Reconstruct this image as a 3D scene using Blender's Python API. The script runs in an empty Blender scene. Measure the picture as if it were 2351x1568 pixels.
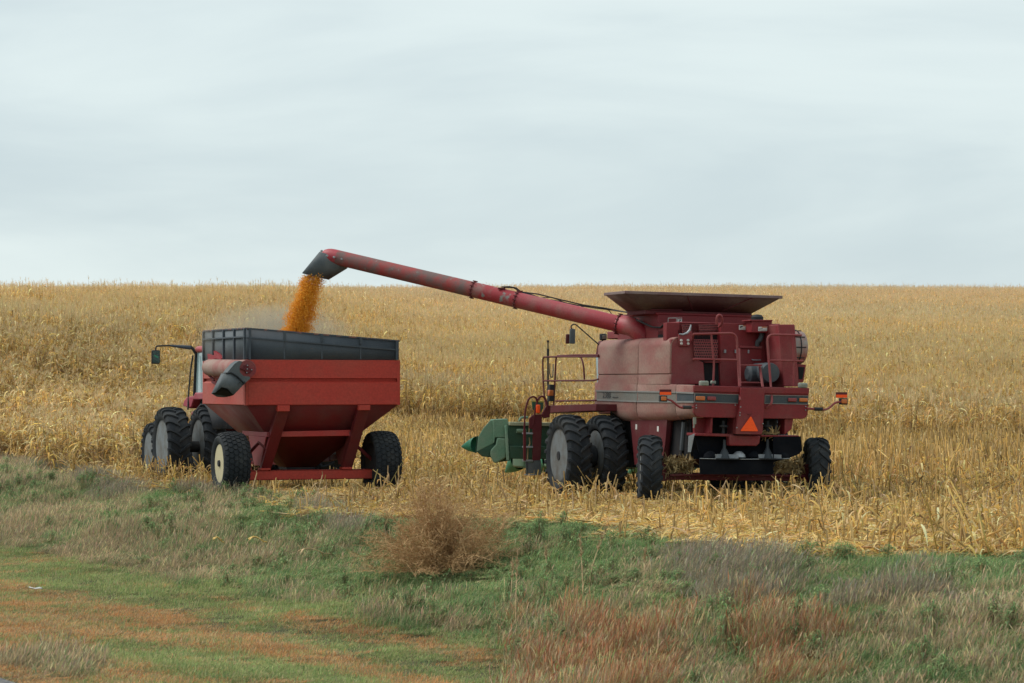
import bpy, bmesh, math, random
import numpy as np
from mathutils import Vector, Matrix

random.seed(7)
RNG = np.random.default_rng(11)
D = bpy.data
SC = bpy.context.scene
COL = SC.collection
R = math.radians

# ------------------------------------------------------------------ camera
FPX = 6000.0                 # focal length, in pixels of a 2350 px wide view
CAM_H = 2.46
PITCH = math.atan(96.0 / FPX)
cam_d = D.cameras.new("camera")
cam = D.objects.new("camera", cam_d)
COL.objects.link(cam)
cam.location = (0, 0, CAM_H)
cam.rotation_euler = (math.pi / 2 + PITCH, 0, 0)
cam_d.sensor_width = 36.0
cam_d.lens = 36.0 * FPX / 2350.0
cam_d.clip_start = 0.5
cam_d.clip_end = 6000.0
SC.camera = cam
cam_d.dof.use_dof = True
cam_d.dof.focus_distance = 57.0
cam_d.dof.aperture_fstop = 4.5

# ------------------------------------------------------------------ sky, sun, exposure
SUN_EL, SUN_AZ = R(50), R(-80)          # azimuth from +Y (away from the camera), negative = to the left
world = D.worlds.new("World")
SC.world = world
world.use_nodes = True
nt = world.node_tree
nt.nodes.clear()
w_out = nt.nodes.new("ShaderNodeOutputWorld")
w_bg = nt.nodes.new("ShaderNodeBackground")
w_bg.inputs["Strength"].default_value = 0.1
w_sky = nt.nodes.new("ShaderNodeTexSky")
w_sky.sky_type = 'NISHITA'
w_sky.sun_disc = False
w_sky.sun_elevation = SUN_EL
w_sky.sun_rotation = SUN_AZ
w_tc = nt.nodes.new("ShaderNodeTexCoord")
w_map = nt.nodes.new("ShaderNodeMapping")
w_map.inputs["Scale"].default_value = (2.2, 2.2, 12.0)
w_map.inputs["Rotation"].default_value = (0.0, 0.10, 0.35)
w_n = nt.nodes.new("ShaderNodeTexNoise")
w_n.inputs["Scale"].default_value = 1.5
w_n.inputs["Detail"].default_value = 6.0
w_n.inputs["Roughness"].default_value = 0.52
w_n.inputs["Distortion"].default_value = 0.35
w_r = nt.nodes.new("ShaderNodeValToRGB")
w_r.color_ramp.interpolation = 'EASE'
w_r.color_ramp.elements[0].position = 0.30
w_r.color_ramp.elements[0].color = (0.385, 0.450, 0.470, 1)
w_r.color_ramp.elements[1].position = 0.66
w_r.color_ramp.elements[1].color = (0.492, 0.556, 0.556, 1)
w_x10 = nt.nodes.new("ShaderNodeMix")
w_x10.data_type = 'RGBA'
w_x10.blend_type = 'MULTIPLY'
w_x10.inputs[0].default_value = 1.0
w_x10.inputs[7].default_value = (10, 10, 10, 1)
w_mix = nt.nodes.new("ShaderNodeMix")
w_mix.data_type = 'RGBA'
w_mix.inputs[0].default_value = 0.94
nt.links.new(w_tc.outputs["Generated"], w_map.inputs["Vector"])
nt.links.new(w_map.outputs["Vector"], w_n.inputs["Vector"])
nt.links.new(w_n.outputs["Fac"], w_r.inputs["Fac"])
nt.links.new(w_r.outputs["Color"], w_x10.inputs[6])
nt.links.new(w_sky.outputs["Color"], w_mix.inputs[6])
nt.links.new(w_x10.outputs[2], w_mix.inputs[7])
nt.links.new(w_mix.outputs[2], w_bg.inputs["Color"])
nt.links.new(w_bg.outputs["Background"], w_out.inputs["Surface"])

sun_d = D.lights.new("sun", 'SUN')
sun_d.energy = 1.5
sun_d.angle = R(38)
sun_d.color = (1.0, 0.95, 0.88)
sun = D.objects.new("sun", sun_d)
COL.objects.link(sun)
sv = Vector((math.sin(SUN_AZ) * math.cos(SUN_EL), math.cos(SUN_AZ) * math.cos(SUN_EL), math.sin(SUN_EL)))
sun.rotation_euler = sv.to_track_quat('Z', 'Y').to_euler()
sun.location = sv * 200

SC.view_settings.view_transform = 'Standard'
SC.view_settings.look = 'None'
SC.view_settings.exposure = 0.66
SC.view_settings.gamma = 1.0
SC.render.engine = 'CYCLES'
SC.cycles.max_bounces = 5
SC.cycles.diffuse_bounces = 3
SC.cycles.transparent_max_bounces = 8

# ------------------------------------------------------------------ measuring: from the picture to real places
def ray(x, y):
    s, c = math.sin(PITCH), math.cos(PITCH)
    k = (784.0 - y) / FPX
    return Vector(((x - 1175.0) / FPX, c - s * k, s + c * k))

EYE = Vector((0, 0, CAM_H))

def to_px(X, Y, Z):
    """numpy: world -> view pixels (2350 wide)"""
    s, c = math.sin(PITCH), math.cos(PITCH)
    Zr = Z - CAM_H
    q = Y * c + Zr * s
    q = np.where(np.abs(q) < 1e-3, 1e-3, q)
    return 1175 + FPX * X / q, 784 - FPX * (-Y * s + Zr * c) / q

class Frame:
    """a machine's own axes: X right, Y forward, Z up"""
    def __init__(self, loc, heading, roll=0.0):
        self.M = Matrix.Translation(loc) @ Matrix.Rotation(R(heading), 4, 'Z') @ Matrix.Rotation(R(roll), 4, 'Y')
        self.I = self.M.inverted()
        self.e = self.I @ EYE
        self.r3 = self.I.to_3x3()
    def p(self, uv, **k):
        (ax, v), = k.items()
        i = 'xyz'.index(ax)
        d = self.r3 @ ray(*uv)
        t = (v - self.e[i]) / d[i]
        return self.e + d * t

C1 = lambda x, y: (302.2 + x * .27422, 546.2 + y * .27422)
C2 = lambda x, y: (302.2 + x * .25192, 743.8 + y * .25192)
C3 = lambda x, y: (441.6 + x * .21494, 825.1 + y * .21494)
C4 = lambda x, y: (1046 + x * .22978, 801.9 + y * .22978)
C5 = lambda x, y: (1359.8 + x * .22977, 662.4 + y * .22977)
C6 = lambda x, y: (1487.6 + x * .22238, 813.5 + y * .22238)
C7 = lambda x, y: (685.7 + x * .32626, 546.2 + y * .32626)

# ------------------------------------------------------------------ small helpers
def S(r, g, b):
    f = lambda c: (c / 255 / 12.92) if c <= 10 else ((c / 255 + .055) / 1.055) ** 2.4
    return (f(r), f(g), f(b))

def tag(o, label=None, cat=None, group=None, kind=None):
    if label: o["label"] = label
    if cat: o["category"] = cat
    if group: o["group"] = group
    if kind: o["kind"] = kind
    return o

def empty(name, parent=None, loc=(0, 0, 0)):
    o = D.objects.new(name, None)
    COL.objects.link(o)
    o.empty_display_size = .2
    o.location = loc
    if parent: o.parent = parent
    return o

def clone(o, parent, loc=None, rot=None):
    c = o.copy()
    COL.objects.link(c)
    c.parent = parent
    if loc is not None: c.location = loc
    if rot is not None: c.rotation_euler = rot
    for ch in list(o.children):
        clone(ch, c)
    return c

V = Vector

def rnd_path(path, r=.06, seg=4):
    path = [V(p) for p in path]
    out = [path[0]]
    for i in range(1, len(path) - 1):
        a, b, c = path[i - 1], path[i], path[i + 1]
        ra = min(r, (a - b).length * .45)
        rc = min(r, (c - b).length * .45)
        p0 = b + (a - b).normalized() * ra
        p1 = b + (c - b).normalized() * rc
        for k in range(seg + 1):
            t = k / seg
            out.append(p0 * (1 - t) ** 2 + b * 2 * t * (1 - t) + p1 * t * t)
    out.append(path[-1])
    return out

class MB:
    def __init__(self):
        self.v, self.f = [], []
    def add(self, vs, fs):
        n = len(self.v)
        self.v += [tuple(p) for p in vs]
        self.f += [tuple(i + n for i in q) for q in fs]
        return self
    def box(self, a, b):
        x0, y0, z0 = (min(a[i], b[i]) for i in range(3))
        x1, y1, z1 = (max(a[i], b[i]) for i in range(3))
        return self.add([(x0, y0, z0), (x1, y0, z0), (x1, y1, z0), (x0, y1, z0), (x0, y0, z1), (x1, y0, z1), (x1, y1, z1), (x0, y1, z1)],
                        [(0, 3, 2, 1), (4, 5, 6, 7), (0, 1, 5, 4), (1, 2, 6, 5), (2, 3, 7, 6), (3, 0, 4, 7)])
    def prism(self, poly, ext):
        """polygon swept along ext"""
        poly = [V(p) for p in poly]
        ext = V(ext)
        nrm = V((0, 0, 0))
        for i in range(len(poly)):
            nrm += (poly[i] - poly[0]).cross(poly[(i + 1) % len(poly)] - poly[0])
        if nrm.dot(ext) > 0: poly = poly[::-1]
        n = len(poly)
        vs = poly + [p + ext for p in poly]
        fs = [tuple(range(n)), tuple(range(2 * n - 1, n - 1, -1))]
        fs += [(i, i + n, (i + 1) % n + n, (i + 1) % n) for i in range(n)]
        return self.add(vs, fs)
    def bar(self, a, b, w, h, up=(0, 0, 1)):
        a, b = V(a), V(b)
        d = (b - a).normalized()
        s = d.cross(V(up))
        if s.length < 1e-4: s = d.cross(V((0, 1, 0)))
        s.normalize()
        u = s.cross(d)
        q = [a + s * (sx * w / 2) + u * (sz * h / 2) for sx, sz in ((-1, -1), (1, -1), (1, 1), (-1, 1))]
        return self.prism(q, b - a)
    def tube(self, path, r, n=8, caps=True):
        path = [V(p) for p in path]
        m = len(path)
        rs = r if isinstance(r, (list, tuple)) else [r] * m
        t0 = (path[1] - path[0]).normalized()
        ref = V((0, 0, 1)) if abs(t0.z) < .9 else V((1, 0, 0))
        u = t0.cross(ref).normalized()
        vs, fs = [], []
        for i in range(m):
            t = (path[min(i + 1, m - 1)] - path[max(i - 1, 0)]).normalized()
            u = (u - t * u.dot(t)).normalized()
            w = t.cross(u)
            for k in range(n):
                a = 2 * math.pi * k / n
                vs.append(path[i] + (u * math.cos(a) + w * math.sin(a)) * rs[i])
        for i in range(m - 1):
            for k in range(n):
                k2 = (k + 1) % n
                fs.append((i * n + k, i * n + k2, (i + 1) * n + k2, (i + 1) * n + k))
        if caps:
            fs.append(tuple(range(n - 1, -1, -1)))
            fs.append(tuple((m - 1) * n + k for k in range(n)))
        return self.add(vs, fs)
    def lathe(self, prof, n=40, axis='x', c=(0, 0, 0), closed=False):
        vs, fs = [], []
        m = len(prof)
        c = V(c)
        for a, r in prof:
            for k in range(n):
                t = 2 * math.pi * k / n
                p = {'x': (a, r * math.cos(t), r * math.sin(t)), 'y': (r * math.sin(t), a, r * math.cos(t)), 'z': (r * math.cos(t), r * math.sin(t), a)}[axis]
                vs.append(c + V(p))
        for i in range(m if closed else m - 1):
            for k in range(n):
                k2 = (k + 1) % n
                j = (i + 1) % m
                fs.append((i * n + k, j * n + k, j * n + k2, i * n + k2))
        if not closed:
            if prof[0][1] > 1e-4: fs.append(tuple(range(n)))
            if prof[-1][1] > 1e-4: fs.append(tuple((m - 1) * n + k for k in range(n - 1, -1, -1)))
        return self.add(vs, fs)
    def grid(self, rows):
        n = len(rows[0])
        vs = [p for r in rows for p in r]
        fs = [(i * n + k, i * n + k + 1, (i + 1) * n + k + 1, (i + 1) * n + k) for i in range(len(rows) - 1) for k in range(n - 1)]
        return self.add(vs, fs)
    def attach(self, o, mat):
        """add this shape to the mesh of o, as surface detail with its own material"""
        me = o.data
        bm = bmesh.new()
        bm.from_mesh(me)
        slot = len(me.materials)
        me.materials.append(mat)
        vs = [bm.verts.new(p) for p in self.v]
        fs = []
        for f in self.f:
            try:
                nf = bm.faces.new([vs[i] for i in f]); nf.material_index = slot; fs.append(nf)
            except ValueError:
                pass
        bmesh.ops.recalc_face_normals(bm, faces=fs)
        bm.to_mesh(me)
        bm.free()
        return o
    def build(self, name, mat, parent=None, bevel=0.0, angle=35, solid=0.0, seg=2):
        me = D.meshes.new(name)
        me.from_pydata([tuple(p) for p in self.v], [], self.f)
        me.update()
        bm = bmesh.new()
        bm.from_mesh(me)
        bmesh.ops.recalc_face_normals(bm, faces=bm.faces)
        bm.to_mesh(me)
        bm.free()
        me.polygons.foreach_set("use_smooth", [True] * len(me.polygons))
        me.set_sharp_from_angle(angle=R(angle))
        me.materials.append(mat)
        o = D.objects.new(name, me)
        COL.objects.link(o)
        if parent: o.parent = parent
        if solid:
            m = o.modifiers.new("solidify", 'SOLIDIFY')
            m.thickness = solid
            m.offset = 0
        if bevel:
            m = o.modifiers.new("bevel", 'BEVEL')
            m.width = bevel
            m.segments = seg
            m.limit_method = 'ANGLE'
            m.angle_limit = R(40)
            m.harden_normals = False
        return o

# ------------------------------------------------------------------ materials
def new_mat(name):
    m = D.materials.new(name)
    m.use_nodes = True
    n = m.node_tree.nodes
    return m, n, m.node_tree.links, n["Principled BSDF"]

def paint(name, base, dust, lo=.45, hi=.7, rough=.5, scale=1.6, bump=.05, metal=0.0, streak=1.0, spec=.4, chips=None):
    """paint with grime: soft blotches of dust, fine speckle, optional chips of another colour"""
    m, n, l, b = new_mat(name)
    tc = n.new("ShaderNodeTexCoord")
    mp = n.new("ShaderNodeMapping")
    mp.inputs["Scale"].default_value = (1, 1, 1 / streak)
    l.new(tc.outputs["Object"], mp.inputs["Vector"])
    a = n.new("ShaderNodeTexNoise")
    a.inputs["Scale"].default_value = scale
    a.inputs["Detail"].default_value = 8
    a.inputs["Roughness"].default_value = .62
    l.new(mp.outputs["Vector"], a.inputs["Vector"])
    r = n.new("ShaderNodeValToRGB")
    r.color_ramp.elements[0].position = lo
    r.color_ramp.elements[0].color = (*base, 1)
    r.color_ramp.elements[1].position = hi
    r.color_ramp.elements[1].color = (*dust, 1)
    l.new(a.outputs["Fac"], r.inputs["Fac"])
    f = n.new("ShaderNodeTexNoise")
    f.inputs["Scale"].default_value = scale * 22
    f.inputs["Detail"].default_value = 4
    l.new(tc.outputs["Object"], f.inputs["Vector"])
    hv = n.new("ShaderNodeMapRange")
    hv.inputs[1].default_value = .3
    hv.inputs[2].default_value = .7
    hv.inputs[3].default_value = .86
    hv.inputs[4].default_value = 1.12
    l.new(f.outputs["Fac"], hv.inputs[0])
    mx = n.new("ShaderNodeMix")
    mx.data_type = 'RGBA'
    mx.blend_type = 'MULTIPLY'
    mx.inputs[0].default_value = 1
    l.new(r.outputs["Color"], mx.inputs[6])
    l.new(hv.outputs[0], mx.inputs[7])
    col = mx.outputs[2]
    if chips:
        cn = n.new("ShaderNodeTexNoise")
        cn.inputs["Scale"].default_value = chips[1]
        cn.inputs["Detail"].default_value = 7
        l.new(tc.outputs["Object"], cn.inputs["Vector"])
        cr = n.new("ShaderNodeValToRGB")
        cr.color_ramp.elements[0].position = chips[2]
        cr.color_ramp.elements[1].position = chips[2] + .06
        l.new(cn.outputs["Fac"], cr.inputs["Fac"])
        cm = n.new("ShaderNodeMix")
        cm.data_type = 'RGBA'
        l.new(cr.outputs["Color"], cm.inputs[0])
        l.new(col, cm.inputs[6])
        cm.inputs[7].default_value = (*chips[0], 1)
        col = cm.outputs[2]
    l.new(col, b.inputs["Base Color"])
    rr = n.new("ShaderNodeMapRange")
    rr.inputs[3].default_value = rough
    rr.inputs[4].default_value = min(1, rough + .35)
    l.new(a.outputs["Fac"], rr.inputs[0])
    l.new(rr.outputs[0], b.inputs["Roughness"])
    b.inputs["Metallic"].default_value = metal
    b.inputs["Specular IOR Level"].default_value = spec
    if bump:
        bp = n.new("ShaderNodeBump")
        bp.inputs["Strength"].default_value = bump
        bp.inputs["Distance"].default_value = .02
        l.new(a.outputs["Fac"], bp.inputs["Height"])
        l.new(bp.outputs["Normal"], b.inputs["Normal"])
    return m

RED = paint("red_paint", (.185, .014, .018), (.17, .055, .048), .48, .8, .38, 1.3)
RED_DUST = paint("dusty_red_paint", (.27, .10, .088), (.30, .19, .155), .34, .62, .55, .9, streak=.4)
RED_DARK = paint("dark_red_paint", (.10, .010, .014), (.12, .05, .045), .5, .8, .5, 1.6)
RED_FADED = paint("faded_red_paint", (.225, .030, .035), (.23, .08, .072), .4, .75, .45, 2.2)
AUG_RED = paint("worn_auger_red", (.36, .03, .045), (.30, .11, .10), .5, .75, .35, 1.6, spec=.6)
AUG_WORN = paint("worn_grey_auger", (.33, .050, .048), (.165, .105, .098), .40, .60, .5, 2.6, chips=((.22, .20, .19), 5, .66))
CART_RED = paint("cart_red_paint", (.44, .042, .027), (.37, .066, .044), .45, .8, .42, 1.1)
CART_SIDE = paint("cart_pale_red", (.42, .068, .050), (.38, .11, .09), .4, .7, .5, 1.0)  # left wall and grab lip: slightly paler red than the other walls
CART_SHADOW = paint("cart_shaded_red", (.145, .010, .013), (.12, .035, .032), .45, .75, .45, 1.4, streak=3)  # shade under the box put into the red of hopper and legs
TUBE_DUST = paint("dusty_tube_red", (.30, .12, .105), (.34, .24, .20), .38, .6, .6, 1.8)
SLATE = paint("slate_grey_steel", (.050, .064, .080), (.085, .10, .115), .4, .8, .5, 1.6, streak=2, chips=((.20, .09, .06), 7, .73))
SLATE_DUSTY_LIT = paint("dusty_lit_slate", (.105, .125, .14), (.15, .165, .175), .4, .8, .5, 1.6, streak=2)  # dust, plus the sunlight on the left panel put into the grey
SLATE_EDGE = paint("rusty_slate_edge", (.055, .068, .085), (.28, .12, .085), .5, .62, .6, 6.0)
RUBBER = paint("tyre_rubber", (.022, .026, .031), (.075, .076, .074), .45, .85, .75, 2.6, spec=.25)
SKIRT = paint("black_rubber_skirt", (.006, .007, .010), (.016, .017, .020), .5, .85, .85, 2.0, spec=.08)
CHUTE = paint("grey_rubber_chute", (.075, .090, .10), (.14, .15, .15), .4, .8, .55, 2.5)
SILVER = paint("silver_wheel_paint", (.165, .185, .195), (.11, .10, .085), .42, .68, .5, 3.0)
CREAM = paint("cream_wheel_paint", (.52, .46, .29), (.45, .38, .24), .5, .8, .5, 2.5)
GREEN = paint("green_paint", (.145, .27, .175), (.26, .31, .22), .38, .75, .45, 2.0)
GREEN_TIP = paint("green_plastic", (.055, .27, .16), (.14, .26, .17), .5, .85, .4, 3.0)
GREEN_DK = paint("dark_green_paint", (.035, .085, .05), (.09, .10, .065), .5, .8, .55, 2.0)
YELLOW = paint("yellow_paint", (.45, .36, .07), (.30, .26, .12), .5, .8, .5, 3.0)
DARK = paint("dark_steel", (.018, .020, .024), (.06, .055, .05), .5, .8, .6, 2.5)
BLACKBOX = paint("engine_dark", (.008, .008, .010), (.03, .022, .018), .5, .8, .7, 3)
CANISTER = paint("grey_canister", (.055, .068, .080), (.11, .115, .115), .45, .8, .5, 3)
STEEL = paint("bare_steel", (.33, .35, .37), (.22, .20, .18), .5, .8, .4, 5, metal=.5)
STRIPE_SIDE = paint("faded_grey_stripe", (.145, .15, .135), (.185, .155, .13), .4, .7, .55, 1.2)
STRIPE = paint("slate_stripe", (.040, .054, .064), (.09, .095, .10), .5, .85, .45, 1.5)
WHITE = paint("white_decal", (.62, .61, .58), (.45, .40, .35), .5, .8, .5, 6)
EDGE = paint("pale_stripe_edge", (.21, .21, .20), (.21, .165, .145), .5, .8, .5, 3)
INK = paint("dark_ink", (.03, .03, .035), (.06, .06, .06), .5, .8, .5, 6)
INK_GREY = paint("grey_ink", (.055, .058, .06), (.08, .075, .07), .5, .8, .5, 4)
ORANGE = paint("orange_reflector", (1.0, .095, .006), (.95, .12, .015), .5, .9, .4, 3, bump=0)
AMBER = paint("amber_lens", (.52, .13, .015), (.36, .10, .03), .5, .8, .2, 6, spec=.7)
LENS_RED = paint("red_lens", (.22, .018, .022), (.20, .06, .05), .5, .8, .2, 6, spec=.7)
LAMP_GREY = paint("grey_lamp", (.22, .24, .20), (.16, .15, .12), .5, .8, .4, 6)
STRAP = paint("dull_black_hose", (.025, .027, .030), (.07, .065, .06), .5, .8, .6, 6)

def glass_mat():
    m, n, l, b = new_mat("cab_glass")
    b.inputs["Base Color"].default_value = (.27, .37, .38, 1)
    b.inputs["Roughness"].default_value = .12
    b.inputs["Specular IOR Level"].default_value = .8
    return m
GLASS = glass_mat()

def mirror_mat():
    m, n, l, b = new_mat("mirror_glass")
    b.inputs["Base Color"].default_value = (.30, .33, .33, 1)
    b.inputs["Metallic"].default_value = .9
    b.inputs["Roughness"].default_value = .15
    return m
MIRROR = mirror_mat()

# ------------------------------------------------------------------ wheels
def tyre_surface(Rt, W, rr):
    """half profile as (x, r) from the crown over the shoulder to the bead"""
    return [(0, Rt), (.25 * W, Rt - .006), (.42 * W, Rt - .03), (.485 * W, Rt - .075), (.51 * W, Rt - (Rt - rr) * .42), (.50 * W, Rt - (Rt - rr) * .62), (.44 * W, rr + .02), (.40 * W, rr)]

def make_tyre(parent, Ro, W, rr, lugs=0, lug_h=.045, hand=1, diamonds=0):
    Rt = Ro - lug_h
    half = tyre_surface(Rt, W, rr)
    prof = [(-a, r) for a, r in half[::-1]] + half[1:]
    mb = MB()
    mb.lathe(prof, 56)
    mb.lathe([(-.40 * W, rr), (-.36 * W, rr - .01), (.36 * W, rr - .01), (.40 * W, rr)], 40)
    def surf(s):
        # s = arc position from the crown; returns x, r, normal(x, r)
        acc = 0
        for i in range(len(half) - 1):
            a, b = V(half[i]), V(half[i + 1])
            L = (b - a).length
            if s <= acc + L or i == len(half) - 2:
                q = a + (b - a) * ((s - acc) / L)
                d = (b - a).normalized()
                return q.x, q.y, (-d.y, d.x) if False else (-d.y * 1.0, d.x)
            acc += L
    def nrm(s):
        x, r, _ = surf(s)
        x2, r2, _ = surf(s + .02)
        dx, dr = x2 - x, r2 - r
        L = math.hypot(dx, dr) or 1
        return (-dr / L, dx / L)
    if lugs:
        for side in (-1, 1):
            for k in range(lugs):
                th0 = 2 * math.pi * (k + (.5 if side > 0 else 0)) / lugs
                vs, fs = [], []
                M = 9
                smax = .50 * W + .085
                for i in range(M):
                    s = -.03 * W + (smax + .03 * W) * i / (M - 1)
                    x, r, _ = surf(max(s, 0))
                    if s < 0: x = s
                    nx, nr = nrm(max(s, .01))
                    th = th0 + hand * (min(s, .46 * W) / W) * .50 * (1.0 - .25 * s / W) * (.9 / Ro)
                    wd = (.030 + .018 * (i / (M - 1))) / Ro
                    h = lug_h * (1.0 if i < M - 2 else (.75 if i == M - 2 else .15))
                    for dth, hh in ((-wd * 1.25, -.012), (-wd * .75, h), (wd * .75, h), (wd * 1.25, -.012)):
                        xx, rq = x + nx * hh, r + nr * hh
                        t = th + dth
                        vs.append((side * xx, rq * math.cos(t), rq * math.sin(t)))
                for i in range(M - 1):
                    a, b = i * 4, i * 4 + 4
                    for j in range(3):
                        fs.append((a + j, a + j + 1, b + j + 1, b + j))
                fs.append((0, 3, 2, 1))
                e = (M - 1) * 4
                fs.append((e, e + 1, e + 2, e + 3))
                mb.add(vs, fs)
    if diamonds:
        NA = diamonds
        offs = [-.42, -.25, -.083, .083, .25, .42]
        for c, o in enumerate(offs):
            for k in range(NA):
                th0 = 2 * math.pi * (k + (.5 if c % 2 else 0)) / NA
                xc = o * W
                s = abs(xc)
                x, r, _ = surf(s)
                hw, ht = .088 * W, 2 * math.pi / NA * .47
                vs = []
                ring = [(-1, 0), (-.55, -.85), (.55, -.85), (1, 0), (.55, .85), (-.55, .85)]
                for lvl, sc in ((-.012, 1.0), (lug_h * .85, .86)):
                    for a, t in ring:
                        xs = xc + a * hw * sc
                        sx, rx, _ = surf(abs(xs))
                        nx, nr = nrm(max(abs(xs), .01))
                        sg = 1 if xs >= 0 else -1
                        xq, rq = sg * (abs(sx) + nx * lvl), rx + nr * lvl
                        an = th0 + t * ht * sc
                        vs.append((xq, rq * math.cos(an), rq * math.sin(an)))
                fs = [tuple(range(6, 12))] + [(i, (i + 1) % 6, (i + 1) % 6 + 6, i + 6) for i in range(6)]
                mb.add(vs, fs)
    return mb.build("tyre", RUBBER, parent, angle=30)

def make_rim(parent, rr, W, disc, mat, hub_r=.13, bolts=8, depth=.10):
    """disc = x of the wheel disc; lip on both sides"""
    mb = MB()
    lip = .40 * W
    mb.lathe([(-lip - .012, rr + .012), (-lip - .012, rr - .02), (-lip + .02, rr - .035), (disc - depth, rr - .075), (disc - depth * .2, rr * .80), (disc, rr * .66), (disc, hub_r * 1.7),
              (disc - .03, hub_r * 1.25), (disc - .05, hub_r), (disc - .09, hub_r * .8), (disc - .09, 0)], 44)
    for k in range(bolts):
        t = 2 * math.pi * k / bolts
        mb.lathe([(disc - .035, 0), (disc - .035, .016), (disc + .01, .018)], 6, c=(0, hub_r * 1.5 * math.cos(t), hub_r * 1.5 * math.sin(t)))
    o = mb.build("rim", mat, parent, angle=30)
    hb_ = MB()
    hb_.lathe([(disc - .13, 0), (disc - .13, hub_r * .62), (disc - .05, hub_r * .75)], 18)
    for k in range(8):
        t = 2 * math.pi * (k + .5) / 8
        hb_.lathe([(disc - .012 - depth * .12, 0), (disc - .012 - depth * .12, rr * .055), (disc + .03, rr * .055)], 10, c=(0, rr * .72 * math.cos(t), rr * .72 * math.sin(t)))
    hb_.lathe([(disc - depth * .7, rr * .885), (disc - depth * .7 - .008, rr * .895), (disc - depth * .7, rr * .91)], 40)
    hb_.lathe([(disc + .02, 0), (disc + .02, rr * .66), (disc + .05, rr - .09), (lip - .02, rr - .035), (lip + .012, rr - .02), (lip + .012, rr + .012)], 44)
    hb_.attach(o, DARK)
    return o

def make_wheel(parent, loc, Ro, W, rr, rim_mat, lugs=0, diamonds=0, disc=0.0, lug_h=.045, hand=1, depth=.1, hub_r=.13):
    w = empty("wheel", parent, loc)
    make_tyre(w, Ro, W, rr, lugs, lug_h, hand, diamonds)
    make_rim(w, rr, W, disc, rim_mat, depth=depth, hub_r=hub_r)
    return w

def text_mesh(name, txt, size, mat, parent, M, ext=.002):
    c = D.curves.new(name, 'FONT')
    c.body = txt
    c.size = size
    c.extrude = ext
    tmp = D.objects.new(name + "_tmp", c)
    COL.objects.link(tmp)
    dg = bpy.context.evaluated_depsgraph_get()
    me = D.meshes.new_from_object(tmp.evaluated_get(dg))
    D.objects.remove(tmp)
    me.materials.clear()
    me.materials.append(mat)
    o = D.objects.new(name, me)
    COL.objects.link(o)
    o.parent = parent
    o.matrix_local = M
    return o

# ------------------------------------------------------------------ combine harvester
comb = Frame((4.543, 53.71, 0.0), 18.0, 1.1)
root = empty("combine_harvester")
root.matrix_world = comb.M
tag(root, "dusty red combine harvester seen from behind, raised unloading pipe over the cart, dual front wheels", "combine harvester")
P = comb.p
XS, YR, YU = -1.255, -.89, .48
c5 = lambda u_, v_, **k: P(C5(u_, v_), **k)
c6 = lambda u_, v_, **k: P(C6(u_, v_), **k)
c4 = lambda u_, v_, **k: P(C4(u_, v_), **k)

# wheels: dual fronts, single steering rears
fw = make_wheel(root, (-2.31, 3.72, .85), .90, .50, .575, SILVER, lugs=22, disc=-.10, hand=-1, lug_h=.05, hub_r=.15, depth=.04)
for x in (-1.48, 1.48, 2.31):
    clone(fw, root, (x, 3.72, .85), (R(37 * x), 0, 0 if x < 0 else math.pi))
# inner wheels: dished the other way, as on real duals
rw = make_wheel(root, (-1.85, 0.0, .685), .695, .42, .36, SILVER, lugs=18, disc=.02, hand=-1, lug_h=.042)
rw.rotation_euler = (0, 0, R(-17))          # steered a little to the right
clone(rw, root, (1.85, 0, .685), (R(15), 0, math.pi - R(17)))

ax = MB()
ax.tube([(-2.1, 3.72, .85), (2.1, 3.72, .85)], .13, 14)
ax.box((-1.15, 3.5, .62), (1.15, 3.95, 1.05))
ax.lathe([(-1.9, .24), (-1.72, .24), (-1.66, .16)], 24, c=(0, 3.72, .85))
ax.lathe([(1.9, .24), (1.72, .24), (1.66, .16)], 24, c=(0, 3.72, .85))
ax.build("front_axle", DARK, root, bevel=.01)
ra = MB()
za = c6(900, 1262, y=0).z
ra.box((-1.55, -.12, za - .075), (1.55, .12, za + .075))
ra.box((-.25, -.2, za), (.25, .2, za + .35))
for s in (-1, 1):
    ra.box((s * 1.50, -.1, za - .10), (s * 1.66, .1, .82))
    ra.tube([(s * 1.56, 0, .685), (s * 1.84, 0, .685)], .07, 12)
    ra.tube([(s * 1.5, -.22, za + .02), (s * .3, -.22, za + .05)], .028, 8)
ra.build("rear_axle", RED_DARK, root, bevel=.012)

# hull between the side shields
hb = MB()
hb.box((-1.0, .4, .95), (1.0, 4.7, 2.35))
hb.box((-.98, -.35, 1.72), (.98, .42, 2.38))
hb.build("lower_hull", BLACKBOX, root)
lp = MB()
a, b, c_, d, e = (c4(*q, x=-1.16) for q in ((1742, 700), (2110, 690), (2095, 900), (2060, 1150), (1785, 1152)))
lp.prism([a, b, c_, d, e], (.10, 0, 0))
lp.prism([V((-1.155, b.y, b.z)), V((-1.155, d.y, d.z)), V((-.2, d.y + .25, d.z)), V((-.2, b.y + .25, b.z))], (0, .05, 0))
o_lp = lp.build("cleaning_shoe_panel", RED_DARK, root, bevel=.015)
dm = MB()
for q in ((1803, 775), (2018, 795)):
    m_ = c4(*q, x=-1.165)
    dm.box(m_ - V((.002, .05, .055)), m_ + V((.002, .05, .055)))
dm.attach(o_lp, WHITE)

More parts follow.
